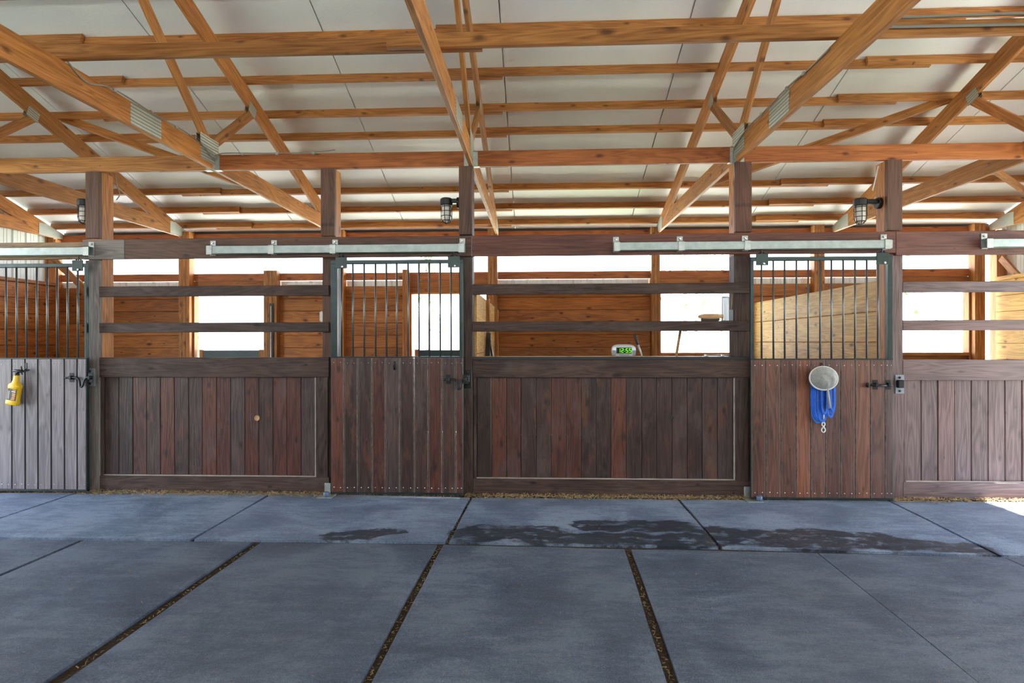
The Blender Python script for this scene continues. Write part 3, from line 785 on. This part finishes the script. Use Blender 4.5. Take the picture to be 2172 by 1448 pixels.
s = [(-600, 1133), (-5, 1139), (172, 1141), (405, 1143), (545, 1145), (950, 1149), (1330, 1159), (1528, 1160), (1735, 1168), (2125, 1177), (2600, 1188)]
def seam(px):
    for (a, b), (c_, d) in zip(s, s[1:]):
        if a <= px <= c_: return b + (d - b) * (px - a) / (c_ - a)
    return 1150
B = -1.5
back = [((-330, 1044), (-620, seam(-590) + B)), ((160, 1044), (-118, seam(-118) + B)), ((578, 1044), (408, seam(408) + B)), ((1000, 1054), (948, seam(948) + B)), ((1440, 1058), (1528, seam(1528) + B)), ((1885, 1060), (2118, seam(2118) + B)), ((2420, 1066), (2600, seam(2600) + B))]
bl = ['rubber mat at the left edge in the far row', 'rubber mat in the far row before the left panel', 'rubber mat in the far row before the middle door, with a small wet streak', 'rubber mat in the far row before the middle panel, wet along its near edge',
      'rubber mat in the far row before the right door, with the long wet patch', 'rubber mat in the far row at the right edge, partly sunlit']
for i in range(6):
    (a0, a1), (b0, b1) = back[i], back[i + 1]
    gp = 3
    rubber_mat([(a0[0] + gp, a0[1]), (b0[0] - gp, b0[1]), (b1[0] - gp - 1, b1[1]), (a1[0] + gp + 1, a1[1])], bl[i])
front = [((-600, 1134), (-1900, 1480), 3), ((174, 1143), (-560, 1455), 5), ((544, 1147), (74, 1470), 10), ((934, 1152), (761, 1470), 7), ((1332, 1162), (1436, 1470), 8), ((1735, 1170), (2108, 1470), 1.0), ((2130, 1179), (2790, 1470), 1.5), ((2520, 1187), (3480, 1470), 3)]
fl = ['rubber mat at the left edge in the near row', 'rubber mat in the near row, second from the left, left of the wide gap', 'rubber mat in the near row between the two long slanting gaps, left of centre',
      'rubber mat in the near row at the bottom centre', 'rubber mat in the near row right of the centre one', 'rubber mat in the near row right of the thin slanting seam', 'rubber mat in the near row cut off by the right edge']
for i in range(7):
    a, b = front[i], front[i + 1]
    def ext(p, q):                         # carry the edge line on, past the bottom of the view, to the near end of the mat
        A_, B_ = atz(*p), atz(*q); t = (2.27 - A_.y) / (B_.y - A_.y); return A_ + (B_ - A_) * t
    rubber_mat([(a[0][0] + a[2], a[0][1] + 1), (b[0][0] - b[2], b[0][1] + 1), ext((b[0][0] - b[2], b[0][1] + 1), (b[1][0] - b[2] * (2.3 if i == 1 else 1.6), b[1][1])), ext((a[0][0] + a[2], a[0][1] + 1), (a[1][0] + a[2] * (2.3 if i == 2 else 1.6), a[1][1]))], fl[i], RUBBER2)
# ------------------------------------------------------------------ shavings and straw
def chips(name, pts, label, size, seed, parent=None):
    rnd = random.Random(seed); vs = []; fs = []
    for p in pts:
        L = size * rnd.uniform(.6, 1.8); w = size * rnd.uniform(.18, .4); a = rnd.uniform(0, 6.28); t = rnd.uniform(-.5, .5)
        u = Vector((math.cos(a) * L, math.sin(a) * L, t * L * .6)); v = Vector((-math.sin(a) * w, math.cos(a) * w, rnd.uniform(-.5, .5) * w)); k = Vector((0, 0, w * .5))
        i = len(vs); c = Vector(p) + Vector((0, 0, abs(u.z) * .5))
        vs += [c - u / 2 - v / 2, c + u / 2 - v / 2, c + u / 2 + v / 2, c - u / 2 + v / 2, c + k]
        fs += [(i, i + 1, i + 4), (i + 1, i + 2, i + 4), (i + 2, i + 3, i + 4), (i + 3, i, i + 4), (i, i + 3, i + 2, i + 1)]
    me = bpy.data.meshes.new(name); me.from_pydata(vs, [], fs); me.materials.append(STRAW)
    if parent: o = link(name, me, parent, Vector((0, 0, 0))); return tag(o, label, None, None, 'stuff')
    o = link(name, me); return tag(o, label, 'shavings', None, 'stuff')
rnd = random.Random(3); pts = []
for _ in range(9000):
    X = rnd.uniform(-5.4, 5.0); dens = .5 + .5 * math.sin(X * 2.1) * math.sin(X * .7 + 1)
    underdoor = (X < XD(188)) or (DM[0] < X < DM[-1]) or (DR[0] < X < DR[-1])
    y = D - .045 - abs(rnd.gauss(0, .055)) + (.05 if underdoor else 0)
    pts.append((X, y, -.012 + max(0, .03 * (1 - (D - y) / .16)) * rnd.random() + .012))
chips('wood_shavings', pts, 'pale wood shavings and straw along the foot of the stall fronts', .016, 5)
pts = []
for a, b, wd_ in ((front[2][0], front[2][1], 8), (front[3][0], front[3][1], 6), (front[4][0], front[4][1], 7), (front[1][0], front[1][1], 4), (back[2][0], back[2][1], 3), (back[3][0], back[3][1], 3), (back[4][0], back[4][1], 3)):
    A_, B_ = atz(*a), atz(*b)
    for _ in range(110):
        t = rnd.random(); p = A_.lerp(B_, t); pts.append((p.x + rnd.uniform(-.012, .012), p.y, -.019))
chips('gap_shavings', pts, 'brown shavings lying in the gaps between the floor mats', .012, 6, FLOOR)
pts = [(rnd.uniform(-4, 4.5), rnd.uniform(2.3, 5.2), .002) for _ in range(260)]
chips('stray_straw', pts, 'stray bits of straw scattered over the floor mats', .012, 8)

# ------------------------------------------------------------------ caged lamps
def cage_lamp(X, Y, z, px_, label):
    """X,Y,z: centre of the globe's top; px_: x of the post face it is bolted to"""
    r = empty('caged_lamp', (X, Y, z), label, 'lamp', 'caged lamps on the posts')
    b = bmesh.new(); lathe(b, [(.052, 0), (.058, .005), (.060, .055), (.048, .068), (.02, .07)], (X, Y, z), 24); mk('cap', b, BLACKM, r, False)
    b = bmesh.new(); lathe(b, [(.044, .004), (.044, -.10), (.040, -.128), (.026, -.148), (.008, -.155)], (X, Y, z), 24); mk('globe', b, LAMPGL, r, True)
    b = bmesh.new(); R_ = .052
    for k in range(6):
        a = k * math.pi / 3 + .3
        pr = [(R_, 0), (R_, -.105), (.045, -.140), (.028, -.160), (.002, -.170)]
        tube(b, [(X + q * math.cos(a), Y + q * math.sin(a), z + h) for q, h in pr], .0032, 6)
    for h, q in ((-.012, R_), (-.055, R_), (-.10, R_), (-.142, .044)):
        tube(b, [(X + q * math.cos(k * math.pi / 10), Y + q * math.sin(k * math.pi / 10), z + h) for k in range(21)], .0032, 6, False)
    mk('guard', b, BLACKM, r, True)
    b = bmesh.new(); x0, x1 = X + .045, px_
    box(b, x0, x1 - .03, Y - .028, Y + .028, z + .018, z + .060, .006); lathe(b, [(.048, -.035), (.052, -.03), (.052, -.004), (.05, 0)], (px_, Y, z + .025), 18, Matrix.Rotation(math.pi / 2, 3, 'Y') )
    mk('arm', b, BLACKM, r)
    return r
p = at(947, 436, D + .07); cage_lamp(p.x, p.y, p.z, XD(975) + .002, 'caged lamp on the left side of the middle post')
p = at(1825, 437, D + .07); cage_lamp(p.x, p.y, p.z, XD(1877) + .002, 'caged lamp on the left side of the post by the right door')
p = at(178, 438, D + .085); cage_lamp(p.x, p.y, p.z, XD(188) + .002, 'caged lamp half hidden behind the left grey post')

# ------------------------------------------------------------------ cables
def cable(name, pts, r_, mat, label, clips=(), n=6):
    e = empty(name, pts[0], label, 'cable')
    b = bmesh.new(); P = curve(pts, n); tube(b, P, r_, 6); mk('wire', b, mat, e, True)
    for c_ in clips:
        c_ = Vector(c_); b = bmesh.new(); box(b, c_.x - .012, c_.x + .012, c_.y - .012, c_.y + .012, c_.z - .016, c_.z + .010, .003); mk('clip', b, GALV, e)
    return e
xa = -3.07 + .028
zA = ZC1 + .004
cable('grey_cable', [(xa, 3.66, ZC1 + .03), (xa, 3.85, zA - .06), (xa, 4.1, zA), (xa, 4.6, zA - .006), (xa, 5.0, zA), (xa, 5.25, zA - .03), (xa + .01, 5.42, ZC1 - .10), (xa + .06, D - .03, ZC0 + .152), (-2.6, D - .022, ZC0 + .150), (-2.15, D - .022, ZC0 + .152), (-1.9, D - .01, ZC0 + .175)], .0055, WIRE,
      'grey cable clipped along the left truss chord and onto the beam', [(xa, 4.12, zA), (xa, 4.85, zA), (-2.78, D - .024, ZC0 + .148), (-2.45, D - .024, ZC0 + .148), (-2.1, D - .024, ZC0 + .148)])
xc = 1.824 - .026
cable('white_cable', [(xc, 3.70, ZC1 - .02), (xc, 4.0, zA - .02), (xc, 4.3, zA), (xc, 4.8, zA - .004), (xc, 5.1, zA + .004), (xc - .004, 5.33, ZC1 - .03), (xc - .01, D - .03, ZC0 + .10), (xc - .006, D - .03, ZC0 - .05), (xc + .02, D - .01, ZC0 - .25)], .006, WIRE,
      'thin cable clipped along the right truss chord down to its hanger', [(xc, 4.05, zA - .016), (xc, 4.32, zA), (xc, 4.8, zA)])
cable('wire', [at(244, 370, D + .17), at(249, 395, D + .17), at(254, 412, D + .17), at(247, 424, D + .17)], .005, WIRE, 'short wire hanging beside the left grey post')
cable('wire', [at(1863, 352, D + .06), at(1857, 380, D + .06), at(1851, 404, D + .062)], .006, WHITEP, 'white wire running down to the right caged lamp')
def conduit(z, sag, label):
    e = empty('steel_conduit', (3, 3.59, z), label, 'conduit', 'flexible conduits along the upper right brace')
    b = bmesh.new(); P = []
    n = 420
    for k in range(n + 1):
        X = 2.06 + (5.6 - 2.06) * k / n; P.append((X, 3.592, z + sag * math.sin(k / n * 5)))
    tube(b, P, [.0105 if k % 2 else .0088 for k in range(n + 1)], 7); mk('hose', b, HOSE, e, True)
    b = bmesh.new(); box(b, 2.955, 2.975, 3.575, 3.607, z + sag * math.sin(1.48) - .018, z + sag * math.sin(1.48) + .018, .003); mk('clip', b, STEEL, e)
conduit(3.335, .008, 'upper of the two flexible steel conduits along the upper right brace')
conduit(3.283, -.003, 'lower of the two flexible steel conduits along the upper right brace')

# ------------------------------------------------------------------ spray bottle
def spray_bottle():
    c = at(41, 855, YD - .055); Y = c.y; s = .0047
    M = Matrix.Rotation(math.radians(9), 3, 'Y')            # hangs tilted
    top = at(36, 795, Y)
    def T(x, y, z): return top + M @ Vector((x, y, z))
    r = empty('spray_bottle', top, 'yellow spray bottle with black label hanging by its trigger on the grey door', 'spray bottle')
    prof = [(.018, .017, .0), (.020, .018, -.012), (.024, .020, -.05), (.030, .024, -.075), (.052, .032, -.092), (.056, .034, -.105), (.055, .033, -.12), (.053, .032, -.125), (.053, .032, -.238), (.056, .034, -.243), (.057, .034, -.270), (.053, .031, -.280)]
    b = bmesh.new(); rings = []
    for hx, hy, z in prof:
        ring = []
        for k in range(24):
            a = k * 2 * math.pi / 24; cx, sy = math.cos(a), math.sin(a); e = .55
            ring.append(b.verts.new(T(hx * math.copysign(abs(cx) ** e, cx), hy * math.copysign(abs(sy) ** e, sy), z)))
        rings.append(ring)
    for A_, B_ in zip(rings, rings[1:]):
        for k in range(24): b.faces.new((A_[k], A_[(k + 1) % 24], B_[(k + 1) % 24], B_[k]))
    b.faces.new(rings[0][::-1]); b.faces.new(rings[-1]); mk('bottle', b, YELP, r, True)
    def quad(name, x0, x1, z0, z1, mat, d, par):
        b = bmesh.new(); v = []
        for yy in (-.0335 - d, -.030):
            v.append([b.verts.new(T(x, yy, z)) for x, z in ((x0, z0), (x1, z0), (x1, z1), (x0, z1))])
        b.faces.new(v[0]); b.faces.new(v[1][::-1])
        for k in range(4): b.faces.new((v[0][k], v[0][(k + 1) % 4], v[1][(k + 1) % 4], v[1][k]))
        return mk(name, b, mat, par)
    lb = quad('label', -.036, .046, -.235, -.128, BLACKL, .0008, r)
    for i, (z0, z1, x0, x1) in enumerate(((-.140, -.133, .012, .044), (-.156, -.148, .004, .040), (-.178, -.166, .012, .043), (-.196, -.184, .012, .043), (-.213, -.202, .012, .043), (-.228, -.219, .006, .040))):
        quad('print', x0, x1, z0, z1, ORANGEL if i != 1 else WHITEP, .0016, lb)
    quad('print', -.030, -.012, -.225, -.150, GREYP, .0016, lb)
    b = bmesh.new()
    lathe(b, [(.019, -.004), (.019, .016), (.012, .018)], top, 14, M)
    tube(b, [T(-.045, 0, .030), T(-.03, 0, .036), T(.02, 0, .040), T(.042, 0, .036)], [.009, .013, .015, .010], 8)
    tube(b, [T(.005, 0, .018), T(.005, 0, .036)], .011, 8)
    mk('trigger_head', b, BLACKP, r, True)
    b = bmesh.new(); tube(b, [T(.03, 0, .034), T(.05, .002, .036), T(.075, .012, .055), T(.085, .03, .062)], [.007, .006, .006, .005], 7); tube(b, [T(.035, 0, .030), T(.052, 0, .012)], .005, 6)
    mk('trigger', b, BLACKP, r, True)
spray_bottle()

# ------------------------------------------------------------------ hand net and blue rope on the right door
def hand_net():
    c = at(1747, 802, YD - .075); R_ = .118
    r = empty('hand_net', c, 'round grey net with a pale rim and short handle, hung on the right door', 'net')
    b = bmesh.new(); ring = []
    for k in range(33):
        a = k * 2 * math.pi / 32; ring.append(c + Vector((math.cos(a) * R_ * 1.03, .010 * math.sin(a) , math.sin(a) * R_ * .86)))
    tube(b, ring, .0065, 8, False); mk('rim', b, plain('pale_rim', (.70, .68, .62), .5), r, True)
    b = bmesh.new(); rings = []
    from mathutils import noise as mn
    for j in range(9):
        t = j / 8; row = []
        for k in range(32):
            a = k * 2 * math.pi / 32; q = R_ * (1 - t) ** .8
            p_ = Vector((math.cos(a) * q * 1.03 + .02 * t, 0, math.sin(a) * q * .86 - .02 * t))
            dd = -.05 * math.sin(min(1, t * 1.05) * math.pi / 2) + mn.noise(p_ * 22) * .022 * math.sin(t * math.pi)
            row.append(b.verts.new(c + p_ + Vector((0, dd, 0))))
        rings.append(row)
    for A_, B_ in zip(rings, rings[1:]):
        for k in range(32): b.faces.new((A_[k], A_[(k + 1) % 32], B_[(k + 1) % 32], B_[k]))
    b.faces.new(rings[-1]); mk('netting', b, MESHM, r, True)
    b = bmesh.new(); h0 = c + Vector((.030, -.012, -R_ * .84)); h1 = c + Vector((.046, -.014, -.26)); d_ = (h1 - h0).normalized()
    tube(b, [h0 - d_ * .01, h0 + d_ * .04, h1], [.007, .010, .011], 8); mk('handle', b, plain('pale_handle', (.42, .37, .30), .5), r, True)
    b = bmesh.new(); tube(b, curve([c + Vector((-.006, .0, R_ * .85)), c + Vector((-.012, .012, R_ * .95)), c + Vector((-.006, .022, R_ * .93)), c + Vector((.0, .01, R_ * .85))], 5), .003, 6); mk('hanging_loop', b, STEEL, r, True)
hand_net()
def blue_rope():
    c = at(1744, 790, YD - .030)
    r = empty('lunge_rope', c, 'coiled blue webbing rope with a white snap, hanging below the round net', 'rope')
    loops = [(-.094, .012, .440), (-.082, -.002, .412), (-.068, -.022, .395), (-.048, .036, .428), (.046, .099, .360), (.030, .088, .388), (.060, .092, .330), (-.020, .028, .360)]
    for i, (xl, xr, dp) in enumerate(loops):
        y = c.y - .002 - i * .0046
        xm = (xl + xr) / 2; w_ = (xr - xl) / 2
        P = [Vector((c.x + (xl * .45), y + .006, c.z + .02)), Vector((c.x + xl * .9, y, c.z - .06)), Vector((c.x + xl, y, c.z - dp * .62)), Vector((c.x + xm - w_ * .72, y, c.z - dp * .9)), Vector((c.x + xm, y - .003, c.z - dp)),
             Vector((c.x + xm + w_ * .72, y, c.z - dp * .9)), Vector((c.x + xr, y, c.z - dp * .62)), Vector((c.x + xr * .9, y, c.z - .06)), Vector((c.x + (xr * .45), y + .006, c.z + .02))]
        Q = curve(P, 6); b = bmesh.new(); rows = []
        for k, p_ in enumerate(Q):
            d_ = (Q[min(k + 1, len(Q) - 1)] - Q[max(k - 1, 0)]).normalized(); sd = Vector((-d_.z, 0, d_.x)); hw = .0085; nn = Vector((0, .0022, 0))
            rows.append([b.verts.new(p_ + sd * hw + nn), b.verts.new(p_ - sd * hw + nn), b.verts.new(p_ - sd * hw - nn), b.verts.new(p_ + sd * hw - nn)])
        for A_, B_ in zip(rows, rows[1:]):
            for k in range(4): b.faces.new((A_[k], A_[(k + 1) % 4], B_[(k + 1) % 4], B_[k]))
        b.faces.new(rows[0][::-1]); b.faces.new(rows[-1]); mk('webbing_loop', b, BLUE, r)
    z0 = c.z - .37; X = c.x + .008; y = c.y - .012
    b = bmesh.new(); tube(b, [(X, y, z0), (X - .002, y, z0 - .06)], .006, 7)
    for zz, rr in ((-.085, .013), (-.135, .016)):
        tube(b, [(X - .004 + rr * math.cos(k * math.pi / 8), y, z0 + zz + rr * 1.3 * math.sin(k * math.pi / 8)) for k in range(17)], .005, 7, False)
    tube(b, [(X - .003, y, z0 - .10), (X - .003, y, z0 - .12)], .008, 7)
    mk('snap_hook', b, WHITEP, r, True)
blue_rope()

# ------------------------------------------------------------------ things on the counter and the rail
ZCT = zP(757) - .002
def clock():
    Yc = D + .12; a, b_ = at(1297, 740, Yc).x, at(1348, 740, Yc).x; xm = (a + b_) / 2; hw = (b_ - a) / 2; z0 = ZCT; h = .118
    r = empty('alarm_clock', (xm, Yc, z0), 'silver digital alarm clock with green digits on the counter', 'clock')
    b = bmesh.new(); ring = []
    def outline(k, n=40, s_=1.0):
        t = k * 2 * math.pi / n; cx, sz = math.cos(t), math.sin(t)
        return (hw * s_ * math.copysign(abs(cx) ** .7, cx), h / 2 * s_ * math.copysign(abs(sz) ** .6, sz))
    secs = [(-.035, .90), (-.030, 1.0), (.030, 1.0), (.036, .9)]; rows = []
    for dy, s_ in secs:
        rows.append([b.verts.new((xm + outline(k, 40, s_)[0], Yc + dy, z0 + h / 2 + outline(k, 40, s_)[1])) for k in range(40)])
    for A_, B_ in zip(rows, rows[1:]):
        for k in range(40): b.faces.new((A_[k], A_[(k + 1) % 40], B_[(k + 1) % 40], B_[k]))
    b.faces.new(rows[0][::-1]); b.faces.new(rows[-1]); mk('housing', b, SILVER, r, True)
    for sgn in (-1, 1):
        x0, x1 = sorted((xm + sgn * hw * .66, xm + sgn * hw * .97)); bx('end_cap', x0, x1, Yc - .037, Yc + .02, z0 + .012, z0 + .066, GREYP, r, .006)
    sc_ = bx('screen', xm - hw * .64, xm + hw * .64, Yc - .040, Yc - .034, z0 + .034, z0 + .088, SCREEN, r, .002)
    SEG = {'1': 'bc', '2': 'abged', '5': 'afgcd'}
    dw, dh, t = .021, .038, .0045; x = xm - hw * .64 + .016; zc = z0 + .042; yy = Yc - .0415
    for ch in '12:55':
        b = bmesh.new()
        if ch == ':':
            for q in (.3, .7): box(b, x, x + t, yy, yy + .002, zc + dh * q - t / 2, zc + dh * q + t / 2)
            x += .012
        else:
            for sg in SEG[ch]:
                lo, mi, hi = zc, zc + dh / 2, zc + dh
                d_ = {'a': (x, x + dw, hi - t, hi), 'd': (x, x + dw, lo, lo + t), 'g': (x, x + dw, mi - t / 2, mi + t / 2), 'b': (x + dw - t, x + dw, mi, hi), 'c': (x + dw - t, x + dw, lo, mi), 'f': (x, x + t, mi, hi), 'e': (x, x + t, lo, mi)}[sg]
                box(b, d_[0], d_[1], yy, yy + .002, d_[2], d_[3])
            x += dw + .009
        mk('digit', b, DIGIT, sc_)
    bx('button_strip', xm - hw * .4, xm + hw * .4, Yc - .038, Yc - .03, z0 + .012, z0 + .024, GREYP, r, .002)
clock()
# tool with black grip, leaning up from the counter
a, b_ = at(1362, 757, D + .10), at(1346, 708, D + .10); a.z = ZCT + .004; m_ = a.lerp(b_, .52)
r = empty('grooming_tool', a, 'slim silver tool with a black grip leaning beside the clock', 'tool')
b = bmesh.new(); tube(b, [a, m_], [.009, .0105], 10); mk('shaft', b, SILVER, r, True)
b = bmesh.new(); tube(b, [m_, m_.lerp(b_, .1), b_.lerp(m_, .1), b_], [.011, .013, .013, .008], 10); mk('grip', b, BLACKP, r, True)
# wooden broom handle leaning farther back
a, b_ = at(1434, 757, D + .25), at(1446, 684, D + .25); dv = (b_ - a); a2 = a - dv * (a.z - .0) / dv.z * 1.0
base = a - dv * ((a.z - ZCT) / dv.z)
b = bmesh.new(); tube(b, [base + Vector((0, 0, .001)), b_], .013, 10); tag(mk('broom_handle', b, BEECH, None, True), 'plain wooden handle leaning in front of the third window', 'handle')
# metal latch lying on the counter edge
p0, p1 = at(1490, 754, D + .06), at(1550, 754, D + .06); z = ZCT
r = empty('steel_bolt_latch', (p0.x, D + .06, z), 'small bright steel bolt lying on the counter at the right', 'latch')
bx('plate', p0.x, p1.x - .02, D + .05, D + .085, z, z + .005, STEEL, r, .001)
b = bmesh.new(); tube(b, [(p0.x + .005, D + .065, z + .016), (p1.x, D + .065, z + .016)], .007, 8); box(b, p0.x + .02, p0.x + .05, D + .052, D + .08, z + .004, z + .025, .004); box(b, p1.x - .09, p1.x - .06, D + .052, D + .08, z + .004, z + .025, .004); mk('bolt', b, STEEL, r)
# brush and can on the middle rail
ZR = zP(682)
def brush():
    Yc = D - .018; x0, x1 = at(1482, 680, Yc).x, at(1533, 680, Yc).x; xm = (x0 + x1) / 2; L = (x1 - x0) / 2
    r = empty('grooming_brush', (xm, Yc, ZR), 'wooden grooming brush resting on the middle rail', 'brush')
    b = bmesh.new(); rows = []
    for dy, s_ in ((-.026, .9), (-.022, 1), (.022, 1), (.026, .9)):
        row = []
        for k in range(32):
            t = k * 2 * math.pi / 32; cx, sz = math.cos(t), math.sin(t)
            row.append(b.verts.new((xm + L * s_ * cx, Yc + dy, ZR + .042 + .024 * s_ * math.copysign(abs(sz) ** .6, sz))))
        rows.append(row)
    for A_, B_ in zip(rows, rows[1:]):
        for k in range(32): b.faces.new((A_[k], A_[(k + 1) % 32], B_[(k + 1) % 32], B_[k]))
    b.faces.new(rows[0][::-1]); b.faces.new(rows[-1]); mk('back', b, BEECH, r, True)
    b = bmesh.new(); box(b, xm - L * .78, xm + L * .70, Yc - .02, Yc + .02, ZR + .001, ZR + .024, .003); mk('bristles', b, BRISTLE, r)
brush()
p = at(1539, 682, D - .018); hh = at(1539, 630, D - .018).z - ZR
r = empty('metal_can', (p.x, D - .018, ZR), 'tall ribbed silver can standing on the middle rail beside the brush', 'can')
b = bmesh.new(); pr = [(.034, .001)]
for k in range(14): pr += [(.034, .006 + k * (hh - .012) / 14), (.0345, .006 + (k + .5) * (hh - .012) / 14)]
pr += [(.034, hh - .004), (.031, hh)]
lathe(b, pr, (p.x, D - .018, ZR), 20); mk('body', b, SILVER, r, True)
b = bmesh.new(); lathe(b, [(.029, hh), (.030, hh + .004), (.012, hh + .006)], (p.x, D - .018, ZR), 18); mk('lid', b, SILVER, r)
p = at(1554, 680, D + .03); r = empty('wire_holder', (p.x, D + .03, ZR - .1), 'small dark bracket on the post behind the silver can', 'bracket')
b = bmesh.new(); box(b, XD(1548), XD(1557) - .001, D + .01, D + .05, zP(682), zP(658), .004); mk('cup', b, GREYP, r)
b = bmesh.new(); tube(b, [(XD(1553), D + .03, zP(660)), (XD(1555), D + .03, zP(640)), (XD(1557), D + .03, zP(624))], .005, 6); mk('rod', b, BEECH, r, True)
# dark gear leaning against the pine partition
r = empty('leaning_clipper_case', at(1040, 757, 6.6), 'black slim gear leaning against the pine partition', 'gear')
for i, (q0, q1, mt) in enumerate((((1034, 760), (1036, 706), BLACKP), ((1048, 760), (1039, 712), STEEL), ((1044, 760), (1038, 716), BLACKM))):
    a, b_ = at(*q0, 6.5 + i * .05), at(*q1, 6.5 + i * .05); dv = b_ - a; a = a - dv * ((a.z - .9) / dv.z); a.x = min(a.x, -.2)
    board('case' if i == 0 else 'strap', a, b_, .05 if i == 0 else .018, .03, mt, r, up=(1, 0, 0))
# dark steel strip by the first window
p0, p1 = at(575, 757, BK - .14), at(575, 643, BK - .14)
r = empty('steel_channel', (p0.x, BK - .14, 0), 'dark upright steel channel on the post right of the first window', 'channel')
b = bmesh.new(); box(b, p0.x - .03, p0.x + .03, BK - .135, BK - .122, .02, p1.z, .002); mk('channel', b, BLACKM, r)
b = bmesh.new(); tube(b, [(p0.x, BK - .14, .02), (p0.x, BK - .14, p1.z - .04)], .011, 8); mk('rod', b, STEEL, r, True)
# white box on the wall just left of the second post
p = at(684, 671, BK - .03); bm = bmesh.new(); box(bm, p.x - .045, p.x + .06, BK - .05, BK - .012, p.z - .085, p.z + .085, .02)
tag(mk('wall_box', bm, WHITEP), 'small white box on the back wall, peeking out left of the dark post', 'box')
# things on top of the back planks
p = at(650, 598, BK); bm = bmesh.new(); box(bm, X9(612), X9(684), BK - .05, BK + .0, 2.302, 2.318, .003)
tag(mk('folded_paper', bm, WHITEP), 'flat white sheet lying on the plank wall top, right of the first window', 'paper')

# ------------------------------------------------------------------ trees beyond the windows
def tree(px, Y, h, label, kind):
    p = at(px, 700, Y); r = empty('pine_tree', (p.x, Y, -.1), label, 'tree', 'trees behind the barn')
    b = bmesh.new(); tube(b, [(p.x, Y, -.1), (p.x + .1, Y, h * .5), (p.x, Y, h)], [.11, .08, .03], 8); mk('trunk', b, BARK, r, True)
    rr = random.Random(px); vs = []; fs = []
    for _ in range(420):
        t = rr.random(); z = h * (.22 + .78 * t); rad = (1 - t * .85) * h * .16 * rr.random() ** .5; a = rr.uniform(0, 6.28)
        c_ = Vector((p.x + rad * math.cos(a), Y + rad * math.sin(a), z)); s_ = rr.uniform(.08, .2)
        u = Vector((rr.gauss(0, 1), rr.gauss(0, 1), rr.gauss(0, .5))).normalized() * s_; v = u.cross(Vector((0, 0, 1))).normalized() * s_ * .5
        i = len(vs); vs += [c_ - u, c_ + v, c_ + u, c_ - v]; fs.append((i, i + 1, i + 2, i + 3))
    me = bpy.data.meshes.new('foliage'); me.from_pydata(vs, [], fs); me.materials.append(LEAF); f = link('foliage', me, r, Vector((0, 0, 0))); f['kind'] = 'stuff'
for px, Y, h, lb in ((1450, 24, 9, 'pine tree seen through the third window, left trunk'), (1475, 33, 11, 'pine tree seen through the third window, beside the brush'), (1905, 22, 8, 'pine tree seen through the far right window'),
                     (905, 30, 7, 'pine tree seen faintly through the middle barred door'), (1530, 38, 12, 'pine tree farther off behind the silver can')):
    tree(px, Y, h, lb, 0)
